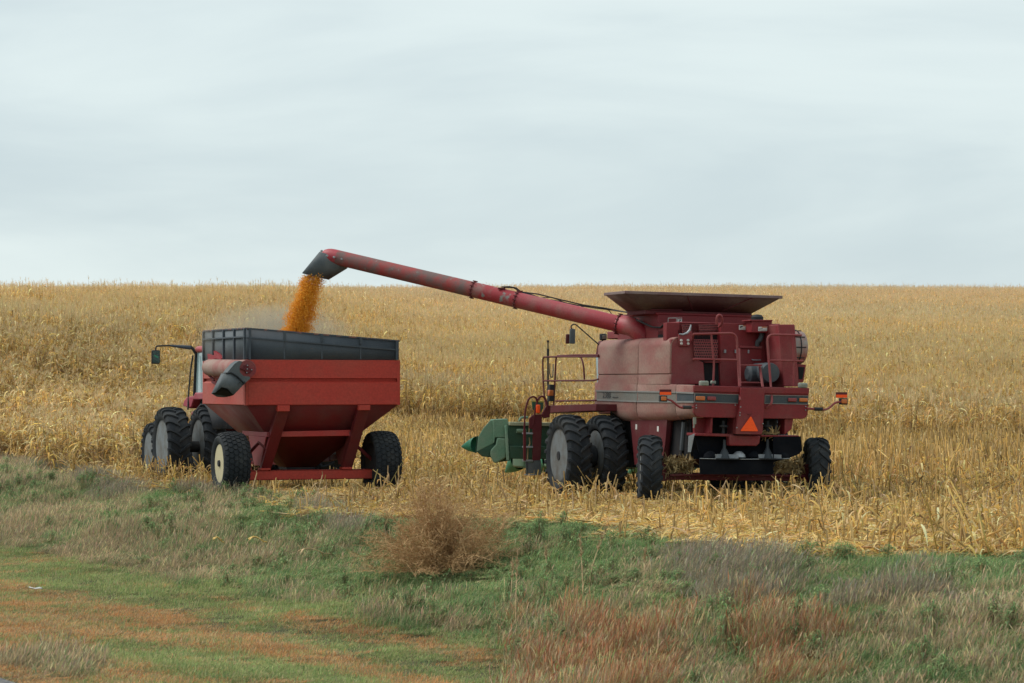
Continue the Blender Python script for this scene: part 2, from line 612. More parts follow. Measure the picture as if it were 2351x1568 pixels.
# upper side shield: two dusty panels with a rounded top edge
def hood(y0, y1, z0, z1, zseam, rad=.17, inner=-.98):
    out = []
    for (za_, zb_, top) in ((z0, zseam - .011, False), (zseam + .011, z1, True)):
        prof = [V((XS + .035, 0, za_)), V((XS, 0, za_ + .012))]
        if top:
            for k in range(9):
                t = math.pi / 2 * k / 8
                prof.append(V((XS + rad - rad * math.cos(t), 0, zb_ - rad + rad * math.sin(t))))
            prof.append(V((inner, 0, zb_ + .01)))
        else:
            prof += [V((XS, 0, zb_ - .006)), V((XS + .03, 0, zb_))]
        rows = [[p + V((.03, y, 0)) if i in (0, 3) else p + V((0, y, 0)) for p in prof] for i, y in enumerate((y0, y0 + .03, y1 - .03, y1))]
        out.append(rows)
    return out
yA = c5(57, 700, x=XS).y
yB = c5(460, 700, x=XS).y
yC = YU
zT = c5(640, 500, x=-1.1).z
zS = c5(450, 857, x=XS).z
zB = c5(450, 956, x=XS).z
for y0, y1 in ((yB + .013, yA), (yC, yB - .013)):
    h = MB()
    for rows in hood(y0, y1, zB, zT, zS):
        h.grid(rows)
    ho = h.build("side_shield", RED_DUST, root, angle=50, solid=.03)
    cap = MB()
    prof = [V((XS + .03, 0, zB))] + [V((XS + .17 - .14 * math.cos(math.pi / 2 * k / 6), 0, zT - .17 + .16 * math.sin(math.pi / 2 * k / 6))) for k in range(7)] + [V((-.96, 0, zT - .01)), V((-.96, 0, zB))]
    yk = y0 - .03 if y0 > yC + .1 else y0 + .06
    cap.prism([p + V((.02, yk, 0)) for p in prof], (0, y1 - .03 - yk, 0))
    cap.build("shield_core", BLACKBOX, ho)

# lower side shield, curving under along its bottom edge, with a wheel arch in front
cols = [(30, 943, 1150, 1190), (90, 945, 1165, 1192), (150, 947, 1185, 1204), (200, 949, 1205, 1262), (262, 951, 1215, 1312), (350, 953, 1220, 1318), (446, 955, 1220, 1318)]
cols2 = [(454, 956, 1222, 1318), (560, 958, 1224, 1316), (700, 961, 1222, 1310), (835, 964, 1220, 1296)]
cols3 = [(842, 966, 1218, 1295), (930, 968, 1215, 1285), (1012, 971, 1212, 1276)]
def low_panel(cs):
    rows = []
    for (x, yt, ym, yb) in cs:
        t, m_ = c5(x, yt, x=XS), c5(x, ym, x=XS)
        b0 = c5(x, yb, x=XS)
        m_.y = t.y; b0.y = t.y
        tt = V((XS + .03, t.y, t.z + .004))
        k1 = V((XS + .025, t.y, m_.z + (b0.z - m_.z) * .55))
        k2 = V((XS + .12, t.y, b0.z))
        rows.append([tt, V((XS, t.y, t.z - .012)), V((XS, t.y, (t.z + m_.z) / 2)), m_, k1, k2, V((XS + .22, t.y, b0.z - .01))])
    return MB().grid(rows)
lows = [low_panel(c).build("lower_side_shield", RED_DUST, root, angle=45, solid=.03) for c in (cols, cols2, cols3)]

# side stripe with its pale edges and the model number
for cs, ob in ((((40, 1022, 1113), (446, 1030, 1128)), lows[0]), (((454, 1030, 1128), (835, 1037, 1132)), lows[1]), (((842, 1038, 1132), (1010, 1045, 1133)), lows[2])):
    q = []
    for (x, y0, y1) in cs: q.append((c5(x, y0, x=XS - .019), c5(x, y1, x=XS - .019)))
    MB().prism([q[0][0], q[1][0], q[1][1], q[0][1]], (.005, 0, 0)).build("stripe", STRIPE_SIDE if ob is not lows[2] else STRIPE, ob)
    eb = MB()
    for i in (0, 1):
        eb.bar(q[0][i] + V((-.003, 0, 0)), q[1][i] + V((-.003, 0, 0)), .012, .014)
    eb.attach(ob, EDGE)
tz0, tz1 = c5(100, 1093, x=XS).z, c5(100, 1032, x=XS).z
p0 = c5(98, 1093, x=XS - .026)
rotT = Matrix.Rotation(R(-90), 4, 'Z') @ Matrix.Rotation(R(90), 4, 'X')
tw = abs(c5(188, 1093, x=XS).y - p0.y)
tm = text_mesh("model_number", "2388", 1.0, INK_GREY, lows[0], Matrix.Identity(4))
bx_ = [v.co.x for v in tm.data.vertices]; by_ = [v.co.y for v in tm.data.vertices]
sx_, sy_ = tw / (max(bx_) - min(bx_)), (tz1 - tz0) / (max(by_) - min(by_))
tm.matrix_local = Matrix.Translation((p0.x, p0.y, p0.z)) @ rotT @ Matrix.Diagonal((sx_, sy_, 1, 1))
p1 = c5(200, 1093, x=XS - .026)
t2 = text_mesh("model_number", "AXIAL-FLOW", 1.0, INK_GREY, lows[0], Matrix.Identity(4))
bx_ = [v.co.x for v in t2.data.vertices]
tw2 = abs(c5(268, 1093, x=XS).y - p1.y)
s2 = tw2 / (max(bx_) - min(bx_))
t2.name = "model_name"
t2.matrix_local = Matrix.Translation((p1.x, p1.y, p1.z)) @ rotT @ Matrix.Diagonal((s2, s2 * .6, 1, 1))

# rear wall beside the hood, engine wall and the step-like post on the right
rq = MB()
poly = [(778, 505), (868, 497), (1005, 505), (1020, 700), (1110, 737), (1126, 957), (780, 960)]
rq.prism([c5(*q, y=YU) for q in poly], (0, .08, 0))
o_rq = rq.build("rear_side_panel", RED_FADED, root, bevel=.02)
ew = MB()
ew.prism([c5(*q, y=.55) for q in ((1280, 345), (1870, 352), (1915, 985), (1282, 975))], (0, .35, 0))
ew.prism([c5(*q, y=.50) for q in ((1472, 600), (1692, 600), (1692, 985), (1475, 985))], (0, .06, 0))
ew.prism([c5(*q, y=.535) for q in ((1128, 728), (1282, 728), (1282, 742), (1128, 742))], (0, .2, 0))
ew.prism([c5(*q, y=.545) for q in ((1268, 742), (1284, 742), (1296, 970), (1280, 970))], (0, .2, 0))
o_ew = ew.build("engine_wall", RED, root, bevel=.012)
eb = MB()
eb.box((-.98, .75, 2.3), (1.2, 1.9, 3.55))
eb.box((-.98, .62, 2.3), (.2, .8, 2.9))
eb.build("engine_bay", BLACKBOX, root)
lv = MB()
for (x, y) in ((1325, 628), (1432, 628), (1556, 630), (1770, 632)):
    m_ = c5(x, y, y=.5); lv.box(m_ - V((.018, .02, .035)), m_ + V((.018, .04, .035)))
m_ = c5(1640, 715, y=.46); lv.tube(rnd_path([m_ + V((-.09, .05, .01)), m_ + V((-.09, -.02, 0)), m_ + V((.09, -.02, 0)), m_ + V((.09, .05, .01))], .03), .012, 6)
m_ = c5(1857, 545, y=.3); lv.tube([m_ + V((0, 0, .03)), m_ + V((0, 0, -.40))], .016, 6); lv.lathe([(-.03, .03), (.03, .03)], 10, 'z', m_)
lv.attach(o_ew, STEEL)
for q in ((1472, 572, 1696, 600),):
    a, b = c5(q[0], q[1], y=.46), c5(q[2], q[3], y=.46)
    MB().box(a, V((b.x, .56, b.z))).build("door_sill", RED_FADED, o_ew, bevel=.008)
post = MB()
post.prism([c5(*q, y=-.30) for q in ((1850, 358), (2022, 358), (2066, 980), (1912, 980))], (0, .75, 0))
post.build("corner_post", RED_FADED, root, bevel=.02)
# grilles
def perforated(name, quad, y, nx, nz, parent, th=.03):
    q = [c5(*p, y=y) for p in quad]
    g = MB(); g.prism(q, (0, th, 0)); o = g.build(name, RED_FADED, parent, bevel=.006)
    hmb = MB()
    for i in range(nx):
        for j in range(nz):
            u = (i + .5 + (.25 if j % 2 else -.25)) / nx
            w = (j + .5) / nz
            c = (q[0] * (1 - u) + q[1] * u) * (1 - w) + (q[3] * (1 - u) + q[2] * u) * w
            rx, rz = (q[1] - q[0]).length / nx * .34, (q[0] - q[3]).length / nz * .36
            ring = [c + V((rx * math.cos(t), -.004, rz * math.sin(t))) for t in [2 * math.pi * k / 7 for k in range(7)]]
            hmb.prism(ring, (0, .006, 0))
    hmb.attach(o, BLACKBOX)
    return o
perforated("radiator_screen", ((1008, 508), (1252, 512), (1250, 695), (1020, 695)), .40, 13, 7, root)
perforated("exhaust_grille", ((1065, 362), (1275, 356), (1275, 428), (1066, 432)), .70, 16, 3, root)
uw = MB()
uw.prism([c5(*q, y=.75) for q in ((740, 340), (1285, 340), (1285, 520), (740, 520))], (0, .2, 0))
uw.build("upper_rear_wall", RED, root, bevel=.01)
perforated("side_grille", ((895, 362), (985, 358), (990, 440), (900, 450)), .70, 6, 4, root)

# auger rest: bolted plate with a crescent cradle
ar = MB()
ar.prism([c5(*q, y=.43) for q in ((860, 452), (900, 470), (950, 455), (992, 425), (1000, 500), (965, 578), (868, 575))], (0, .04, 0))
o_ar = ar.build("auger_rest", RED_FADED, root, bevel=.01)
cr = MB(); cr.tube([c5(*q, y=.42) for q in ((866, 455), (905, 460), (945, 445), (972, 415), (984, 362))], [.012, .02, .025, .025, .015], 8); cr.build("cradle", STEEL, o_ar)
bo = MB()
for q in ((887, 518), (954, 517), (889, 550), (956, 550)):
    bo.lathe([(-.02, 0), (-.02, .028), (.02, .03)], 8, 'y', c5(*q, y=.42))
bo.attach(o_ar, WHITE)

# control box, decals, air intake cap
cb = MB(); cb.prism([c5(*q, y=.22) for q in ((1592, 322), (1796, 322), (1790, 442), (1588, 440))], (0, .4, 0)); o_cb = cb.build("control_box", RED, root, bevel=.015)
l_ = MB(); l_.prism([c5(*q, y=.185) for q in ((1574, 312), (1800, 312), (1800, 326), (1574, 326))], (0, .45, 0)); l_.build("box_lid", RED, o_cb, bevel=.008)
def decal(parent, quad, y, marks, base=WHITE):
    o = MB().prism([c5(*q, y=y) for q in quad], (0, .004, 0)).build("decal", base, parent)
    for mm, mt in marks:
        MB().prism([c5(*q, y=y - .003) for q in mm], (0, .003, 0)).build("decal_print", mt, o)
    return o
decal(o_cb, ((1655, 382), (1745, 380), (1744, 424), (1654, 425)), .212, [(((1690, 382), (1742, 381), (1742, 390), (1690, 391)), AMBER), (((1660, 402), (1700, 398), (1700, 404), (1660, 408)), INK), (((1660, 414), (1738, 414), (1738, 417), (1660, 417)), INK_GREY)])
decal(o_ew, ((1463, 366), (1556, 364), (1555, 412), (1462, 412)), .542, [(((1505, 367), (1554, 366), (1554, 376), (1505, 377)), AMBER), (((1470, 380), (1500, 372), (1500, 384), (1474, 394)), INK), (((1470, 402), (1548, 402), (1548, 405), (1470, 405)), INK_GREY)])
MB().tube(rnd_path([c5(1690, 445, y=.4), c5(1680, 510, y=.38), c5(1650, 530, y=.45), c5(1645, 570, y=.5)], .05), .05, 10).build("rubber_hose", CANISTER, root)
cp = MB()
m_ = c5(1645, 300, y=.9)
cp.lathe([(-.25, .075), (-.04, .075), (-.03, .125), (.03, .13), (.075, .09), (.09, 0)], 20, 'z', m_)
cp.build("intake_cap", DARK, root)

# air cleaner canisters on the deck
an = MB()
m_ = c5(1778, 842, y=-.28)
rr_ = .205
an.lathe([(-.32, 0), (-.315, .11), (-.30, rr_ * .93), (-.27, rr_), (-.10, rr_), (-.09, rr_ * 1.04), (-.05, rr_ * 1.04), (-.04, rr_), (.42, rr_)], 36, 'y', (m_.x, 0, m_.z))
m2 = c5(1600, 850, y=.15)
an.lathe([(c5(1540, 850, y=.15).x, .12), (c5(1560, 850, y=.15).x, .19), (m_.x - .05, .19)], 32, 'x', (0, .15, m2.z))
an.build("air_cleaner", CANISTER, root, angle=30)

# decks, ledge and rear shield
dk = MB()
zl = c5(1250, 968, y=YR).z
dk.box((-1.22, YR + .02, zl - .05), (1.22, .56, zl - .006))
dk.build("rear_deck", RED_DARK, root)
def rear_shield(poly, stripe):
    s = MB(); s.prism([c5(*q, y=YR) for q in poly], (0, .07, 0))
    o = s.build("rear_shield", RED, root, bevel=.018)
    q = [c5(*k, y=YR - .004) for k in stripe]
    MB().prism(q, (0, .006, 0)).build("stripe", STRIPE, o)
    e_ = MB()
    for i in range(4): e_.bar(q[i] + V((0, -.004, 0)), q[(i + 1) % 4] + V((0, -.004, 0)), .014, .012)
    e_.build("stripe_edge", EDGE, o)
    f_ = MB()
    return o
o_rl = rear_shield([(1014, 968), (1478, 980), (1474, 1060), (1455, 1292), (1075, 1286), (1035, 1272), (1012, 1240)], [(1020, 1045), (1462, 1062), (1456, 1146), (1020, 1134)])
o_rr = rear_shield([(1700, 988), (2166, 994), (2160, 1058), (2150, 1255), (2135, 1285), (2100, 1302), (1704, 1298)], [(1722, 1066), (2152, 1073), (2148, 1156), (1718, 1148)])
hm = MB()
hm.prism([c5(*q, y=YR - .03) for q in ((1014, 968), (1480, 980), (1479, 1040), (1014, 1030))], (0, .05, 0))
hm.build("shield_hem", RED, o_rl, bevel=.012)
hm = MB()
hm.prism([c5(*q, y=YR - .03) for q in ((1702, 988), (2168, 994), (2163, 1056), (1702, 1050))], (0, .05, 0))
hm.build("shield_hem", RED, o_rr, bevel=.012)
for ob, qs in ((o_rl, ((1036, 1166), (1036, 1192), (1425, 1165))), (o_rr, ((2128, 1180), (2128, 1214), (1745, 1185)))):
    bb = MB()
    for q in qs: bb.lathe([(-.02, 0), (-.02, .014), (.01, .016)], 6, 'y', c5(*q, y=YR - .005))
    bb.attach(ob, STEEL)
def lens(parent, cx, cy, w, h, mat, y):
    a, b = c5(cx - w / 2, cy - h / 2, y=y), c5(cx + w / 2, cy + h / 2, y=y)
    return MB().box(V((a.x, y - .035, b.z)), V((b.x, y + .01, a.z))).build("tail_light", mat, parent, bevel=.018, seg=3)
lens(root, 1075, 1096, 90, 44, AMBER, YR - .012)
lens(root, 1187, 1098, 86, 42, LENS_RED, YR - .012)
lens(root, 1992, 1112, 84, 40, LENS_RED, YR - .012)
lens(root, 2104, 1113, 82, 40, AMBER, YR - .012)

ctr = MB()
yc = YR - .11
ctr.prism([c5(1482, 990, y=yc + .02), c5(1722, 992, y=yc + .02), c5(1702, 1420, y=yc), c5(1690, 1460, y=yc), c5(1430, 1455, y=yc), c5(1446, 1330, y=yc), c5(1470, 1180, y=yc)], (0, .10, 0))
o_ct = ctr.build("centre_panel", RED, root, bevel=.02)
tri = MB()
tri.prism([c5(*q, y=yc - .022) for q in ((1577, 1280), (1587, 1280), (1652, 1418), (1646, 1426), (1484, 1424), (1480, 1416))], (0, .006, 0))
tri.build("slow_vehicle_triangle", ORANGE, o_ct)
st_ = MB()
for q in ((1478, 1183), (1472, 1240), (1470, 1266), (1440, 1390), (1700, 1350)):
    st_.lathe([(-.02, 0), (-.02, .016), (.01, .016)], 6, 'y', c5(*q, y=yc - .004))
st_.attach(o_ct, STEEL)
# small relief mark above the triangle
rl = MB(); rl.tube([c5(1568 + 20 * math.cos(t), 1250 + 12 * math.sin(t), y=yc - .01) for t in [math.pi * k / 6 for k in range(7)]], .006, 5); rl.build("pressed_mark", RED_DARK, o_ct)

# hand rails on the deck
YH = -.62
def rail(path, r=.024, rad=.09, name="hand_rail", mat=RED_FADED):
    return MB().tube(rnd_path(path, rad), r, 9).build(name, mat, root)
rail([c5(1005, 455, y=YH), c5(1440, 445, y=YH), c5(1450, 700, y=YH), c5(1466, 980, y=YH - .1), c5(1474, 1118, y=YR - .14)], rad=.16)
rail([c5(1008, 705, y=YH), c5(1448, 713, y=YH)], r=.020)
rail([c5(1185, 452, y=YH), c5(1214, 760, y=YH), c5(1205, 968, y=YH)], r=.022)
rail([c5(1005, 455, y=YH), c5(1000, 520, y=.38)], r=.020)
rail([c5(1008, 705, y=YH), c5(1010, 720, y=.45)], r=.020)
rail([c5(2084, 467, y=YH), c5(1742, 460, y=YH), c5(1760, 700, y=YH), c5(1782, 985, y=YH - .1), c5(1795, 1150, y=YR - .16), c5(1738, 1192, y=YR - .03)], rad=.15)
rail([c5(1752, 718, y=YH), c5(2102, 724, y=YH)], r=.020)
rail([c5(2000, 468, y=YH), c5(2012, 720, y=YH), c5(2010, 980, y=YH)], r=.020)
rail([c5(2084, 467, y=YH), V((c5(2084, 467, y=YH).x + .02, .2, c5(2084, 467, y=YH).z))], r=.020)
# loop handle on the roof edge
rail([c5(1242, 360, y=.35), c5(1240, 290, y=.32), c5(1262, 262, y=.3), c5(1290, 275, y=.3), c5(1300, 340, y=.34), c5(1262, 385, y=.45)], r=.028, rad=.1, name="grab_handle")

# ladder up to the engine
ld = MB()
ld.bar(c5(1668, 760, y=-.2), c5(1700, 988, y=YR + .05), .05, .03, (0, 1, 0))
ld.bar(c5(1462, 600, y=-.2), c5(1472, 985, y=YR + .05), .05, .03, (0, 1, 0))
o_ld = ld.build("engine_ladder", RED_FADED, root, bevel=.006)
for (y0, x0, x1) in ((765, 1466, 1680), (938, 1472, 1672)):
    MB().bar(c5(x0, y0, y=-.35), c5(x1, y0 + 2, y=-.35), .16, .03).build("rung", RED_FADED, o_ld, bevel=.006)

# work lamps on the ledge and on the hood
def work_lamp(c, w, h, mat=LAMP_GREY, rz=0.0):
    o = empty("work_lamp", root, c)
    o.rotation_euler = (0, 0, rz)
    MB().box((-w / 2, -.05, -h / 2), (w / 2, .06, h / 2)).build("lamp_housing", DARK if mat is not LAMP_GREY else LAMP_GREY, o, bevel=.03, seg=3)
    MB().box((-w * .4, -.062, -h * .32), (w * .4, -.045, h * .30)).build("lamp_glass", LAMP_GREY, o, bevel=.01)
    MB().tube([(0, .02, -h / 2), (0, .02, -h / 2 - .07)], .02, 8).build("lamp_bracket", DARK, o)
work_lamp(c5(1112, 950, y=YR + .03), .19, .115)
work_lamp(c5(2100, 970, y=YR + .03), .19, .115)
work_lamp(c5(106, 484, x=-1.12), .15, .15, DARK, R(20))
work_lamp(c5(1205, 938, y=YR + .3), .10, .08)

# amber markers on bent arms, with a reflector plate each
def marker(arm, plate, lamp, y):
    m = empty("marker_lamp", root, (0, 0, 0))
    MB().tube(rnd_path([c6(*q, y=y) for q in arm], .08), .022, 9).build("marker_arm", RED_FADED, m)
    x0, y0, x1, y1, ym = plate
    MB().prism([c6(*q, y=y - .02) for q in ((x0, y0), (x1, y0), (x1, y1), (x0, y1))], (0, .012, 0)).build("marker_plate", RED_DARK, m)
    MB().prism([c6(*q, y=y - .024) for q in ((x0 + 3, ym), (x1 - 3, ym), (x1 - 3, y1 - 2), (x0 + 3, y1 - 2))], (0, .003, 0)).build("reflector_strip", ORANGE, m)
    a, b = c6(lamp[0], lamp[1], y=y), c6(lamp[2], lamp[3], y=y)
    MB().box(V((a.x, y - .02, b.z)), V((b.x, y + .07, a.z))).build("lamp_housing", DARK, m, bevel=.012)
    MB().box(V((a.x + .02, y - .045, b.z + .025)), V((b.x - .025, y - .015, a.z - .02))).build("amber_lens", AMBER, m, bevel=.02, seg=3)
    j = c6(*arm[-2], y=y)
    MB().tube([j + V((-.09, 0, 0)), j + V((.09, 0, 0))], .036, 8).build("arm_clamp", DARK, m)
marker([(190, 462), (245, 478), (312, 540), (350, 552), (400, 546), (470, 545)], (118, 362, 240, 420, 388), (120, 424, 194, 490), YR - .12)
marker([(1985, 490), (1930, 496), (1862, 560), (1820, 573), (1755, 565), (1640, 560)], (1937, 390, 2056, 448, 416), (1980, 452, 2057, 520), YR - .05)

# straw chopper, spreader and black skirts under the shield
YB = YR + .06
hd = MB()
hd.prism([c6(*q, y=YB) for q in ((490, 812), (880, 822), (880, 852), (490, 840))], (0, .5, 0))
hd.prism([c6(*q, y=YB) for q in ((1165, 832), (1560, 836), (1556, 852), (1165, 850))], (0, .5, 0))
hd.prism([c6(*q, y=YB + .02) for q in ((648, 650), (668, 650), (662, 815), (630, 815))], (0, .35, 0))
hd.prism([c6(*q, y=YB + .02) for q in ((886, 650), (925, 650), (925, 825), (880, 825))], (0, .35, 0))
hd.prism([c6(*q, y=YB + .02) for q in ((1410, 660), (1500, 660), (1482, 770), (1440, 805), (1405, 832))], (0, .35, 0))
hd.prism([c6(*q, y=YB + .3) for q in ((470, 650), (650, 655), (640, 830), (480, 820))], (0, .1, 0))
hd.build("spreader_frame", RED, root, bevel=.01)
cp_ = MB(); cp_.prism([c6(*q, y=YB - .05) for q in ((838, 835), (1162, 838), (1150, 920), (1120, 946), (838, 944))], (0, .2, 0)); cp_.build("chopper_hood", RED, root, bevel=.02)
dh = MB(); dh.box((-.95, .02, .9), (.95, .5, 1.9)); dh.build("chopper_housing", BLACKBOX, root)
sk = MB()
sk.prism([c6(*q, y=YB + .25) for q in ((486, 842), (1300, 852), (1300, 1080), (540, 1080))], (0, .03, 0))
sk.prism([c6(*q, y=YB - .02) for q in ((1290, 850), (1575, 846), (1590, 990), (1555, 1030), (1450, 1072), (1290, 1070))], (0, .03, 0))
sk.prism([c6(*q, y=YB - .06) for q in ((532, 1076), (1010, 1082), (1460, 1066), (1290, 1110), (1290, 1240), (540, 1238))], (0, .04, 0))
rows = []
for k in range(13):
    u = k / 12
    a = c6(532 + 928 * u, 1076 + 8 * math.sin(math.pi * u), y=YB - .08)
    rows.append([a, a + V((0, .03, .004)), a + V((0, .35, -.02)), a + V((0, .36, .16))])
sk.grid(rows)
sk.build("spreader_skirt", SKIRT, root, solid=.0)
gl = MB(); gl.tube([c6(532 + 928 * k / 12, 1074 + 8 * math.sin(math.pi * k / 12), y=YB - .085) for k in range(13)], .008, 5); gl.build("skirt_edge", STEEL, root)
gp = MB(); gp.prism([c6(*q, y=YB - .02) for q in ((418, 842), (480, 818), (462, 900), (440, 1010), (410, 1010))], (0, .012, 0)); gp.build("deflector_plate", STEEL, root)
lg = MB(); lg.tube([c6(370, 700, y=.2), c6(345, 990, y=.2)], .05, 8); lg.build("chopper_belt_arm", CANISTER, root); lg = MB(); lg.tube([c6(478, 650, y=YB), c6(480, 720, y=YB)], .035, 8); lg.tube([c6(475, 720, y=YB), c6(470, 760, y=YB)], .015, 6); lg.build("hydraulic_cylinder", LAMP_GREY, root)
CONE = paint("dark_cone", (.035, .045, .055), (.07, .075, .08), .4, .8, .5, 3)
for (x, top) in ((785, 880), (1228, 875)):
    sp = empty("spreader_spinner", root)
    a, b = c6(x, top, y=YB + .12), c6(x, 1074, y=YB + .12)
    MB().lathe([(a.z - b.z, .03), ((a.z - b.z) * .55, .035), (.12, .085), (0, .14)], 20, 'z', b).build("spinner_cone", CONE, sp)
    disc_o = MB().lathe([(-.012, 0), (-.012, .34), (.008, .34), (.008, 0)], 28, 'z', b).build("spinner_disc", DARK, sp)
    bt = MB()
    for k in range(4):
        t = .6 + math.pi / 2 * k
        bt.bar(b + V((.1 * math.cos(t), .1 * math.sin(t), .04)), b + V((.33 * math.cos(t), .33 * math.sin(t), .04)), .02, .09)
    bt.attach(disc_o, STEEL)
for (x, mt) in ((935, STEEL), (1085, SKIRT), (1385, SKIRT), (640, SKIRT)):
    m_ = c6(x, 1060, y=YB + .05)
    MB().lathe([(0, .14), (.06, .12), (.11, .06), (.125, 0)], 20, 'z', m_).build("spreader_bowl", mt, root)
for (x, y) in ((775, 745), (1230, 745)):
    tn = MB()
    m_ = c6(x, y, y=YB + .1)
    tn.tube([m_ + V((0, 0, .12)), m_ + V((0, 0, -.14))], .035, 10); tn.lathe([(-.01, .09), (.03, .09)], 16, 'z', m_)
    tn.build("spinner_motor", DARK, root)

# straw caught on the axle
def straw_clump(name, boxes, n, parent):
    mb = MB()
    for (a, b) in boxes:
        for _ in range(n):
            p = V([random.uniform(a[i], b[i]) for i in range(3)])
            d = V((random.gauss(0, 1), random.gauss(0, .6), random.gauss(0, .9))).normalized() * random.uniform(.05, .2)
            w = d.cross(V((random.gauss(0, 1), random.gauss(0, 1), random.gauss(0, 1)))).normalized() * random.uniform(.008, .02)
            q = p + d * .5 + V((0, 0, random.uniform(-.03, .03)))
            mb.add([p - w, p + w, q + w, q - w, p + d + w * .3, p + d - w * .3], [(0, 1, 2, 3), (3, 2, 4, 5)])
    return mb.build(name, STRAWMAT, parent)

def straw_mat():
    m, n, l, b = new_mat("straw")
    g = n.new("ShaderNodeNewGeometry")
    r = n.new("ShaderNodeValToRGB")
    r.color_ramp.elements[0].color = (.16, .11, .05, 1)
    r.color_ramp.elements[1].color = (.50, .37, .18, 1)
    l.new(g.outputs["Random Per Island"], r.inputs["Fac"])
    l.new(r.outputs["Color"], b.inputs["Base Color"])
    b.inputs["Roughness"].default_value = .8
    return m
STRAWMAT = straw_mat()
a, b = c6(165, 1090, y=0), c6(430, 1255, y=0)
a2, b2 = c6(1310, 1085, y=-.1), c6(1580, 1230, y=-.1)
straw_clump("caught_straw", [((a.x, -.2, b.z), (b.x, .15, a.z)), ((a.x, -.2, a.z - .12), (b.x, .15, a.z)), ((a2.x, -.3, b2.z), (b2.x, .1, a2.z)), ((-.35, -.16, za + .06), (.3, .14, za + .16))], 420, root)
pl_ = c6(1240, 815, y=YB + .1)
straw_clump("caught_straw", [((pl_.x - .18, YB, pl_.z - .02), (pl_.x + .18, YB + .3, pl_.z + .04))], 90, root)

# grain tank, its flared extension, roof edge
tk = MB()
tk.box((-.97, 1.95, 2.3), (1.2, 4.4, 3.93))
tk.box((-.98, .75, 3.45), (1.2, 1.96, 3.72))
tk.box((-1.02, 1.93, 3.89), (1.22, 4.45, 3.945))
o_tk = tk.build("grain_tank", RED, root, bevel=.02)
decal(o_tk, ((755, 292), (842, 290), (838, 348), (752, 346)), 1.942, [(((760, 298), (838, 296), (832, 342), (757, 340)), RED)])
decal(o_tk, ((848, 288), (894, 287), (894, 352), (846, 352)), 1.942, [(((850, 290), (892, 289), (892, 302), (850, 303)), LENS_RED), (((855, 312), (886, 308), (886, 316), (868, 330), (886, 332), (884, 342), (855, 340), (872, 318)), INK)])
EXT_B = [(-1.24, 2.0), (1.2, 2.0), (1.2, 3.1), (-1.24, 3.1)]
zb0, zb1 = c5(1000, 268, y=2.0).z, c5(1000, 222, y=2.0).z
bnd = MB()
bnd.prism([V((x, y, zb0)) for x, y in EXT_B], (0, 0, zb1 - zb0))
o_bn = bnd.build("extension_band", RED_DARK, root, bevel=.01)
xl, xr_ = c5(335, 48, y=1.6), c5(1888, 76, y=1.6)
zt = (xl.z + xr_.z) / 2
EXT_T = [(xl.x, 1.6), (xr_.x, 1.6), (xr_.x, 3.5), (xl.x, 3.5)]
yl_ = c5(135, 48, x=xl.x).y
EXT_T[2] = (xr_.x, max(yl_, 2.9)); EXT_T[3] = (xl.x, max(yl_, 2.9))
fl = MB()
for i in range(4):
    j = (i + 1) % 4
    fl.grid([[V((*EXT_B[i], zb1 - .01)), V((*EXT_B[j], zb1 - .01))], [V((*EXT_T[i], zt)), V((*EXT_T[j], zt))]])
o_fl = fl.build("tank_extension", paint("dusty_maroon_sheet", (.10, .045, .045), (.155, .115, .10), .35, .65, .55, 1.2), root, solid=.02, angle=8)
rm = MB()
for i in range(4):
    j = (i + 1) % 4
    rm.bar(V((*EXT_T[i], zt)), V((*EXT_T[j], zt)), .05, .062)
rm.build("extension_rim", paint("dusty_maroon_rim", (.165, .10, .105), (.24, .19, .175), .4, .7, .5, 2), o_fl, bevel=.008)
sm = MB()
for u0, u1 in ((.385, .44), (.815, .70)):
    pt = V((*EXT_T[0], zt)).lerp(V((*EXT_T[1], zt)), u0); pb = V((*EXT_B[0], zb1)).lerp(V((*EXT_B[1], zb1)), u1)
    sm.bar(pb + V((0, -.018, 0)), pt + V((0, -.018, -.02)), .02, .008, (0, 1, 0))
for x0, x1 in ((585, 895), (1430, 1590)):
    sm.bar(c5(x0, 212, y=1.97), c5(x1, 216, y=1.97), .04, .02)
sm.attach(o_bn, RED_DARK)

# unloading auger: elbow, three tube sections, flanges, spout, hoses
XA, YA_ = -1.16, 3.05
eb_c = c5(415, 395, x=XA)
tipW = EYE + ray(746, 584.5) * 58.6
tip = comb.I @ tipW
base = c5(335, 372, x=XA - .05)
adir = (tip - base).normalized()
LA = (tip - base).length
el = MB()
el.tube(rnd_path([V((-.55, eb_c.y, eb_c.z - .62)), eb_c + V((.03, 0, .02)), base + adir * .12], .30, 8), .205, 18)
o_el = el.build("auger_elbow", AUG_RED, root, angle=40)
def sect(t0, t1, r0, r1, mat):
    return MB().tube([base + adir * (LA * t0), base + adir * (LA * (t0 + t1) / 2), base + adir * (LA * t1)], [r0, (r0 + r1) / 2, r1], 24).build("auger_tube", mat, root)
def t_at(px):
    best = min(range(1001), key=lambda k: abs(to_px(*[np.float64(c) for c in (comb.M @ (base + adir * (LA * k / 1000)))])[0] - px))
    return best / 1000
tf1, tf2 = t_at(C7(1228, 0)[0]), t_at(C7(1535, 0)[0])
rA = .172
AUG_MID = paint("chipped_auger_red", (.34, .035, .045), (.28, .13, .12), .48, .66, .45, 2.4, chips=((.24, .23, .22), 4, .6))
s1 = sect(0, tf2, rA * 1.05, rA * 1.02, AUG_RED)
s2_ = sect(tf2, tf1, rA * 1.02, rA, AUG_MID)
s3 = sect(tf1, .958, rA, rA * .98, AUG_WORN)
ref = adir.cross(V((0, 0, 1))).normalized()
up_ = ref.cross(adir)
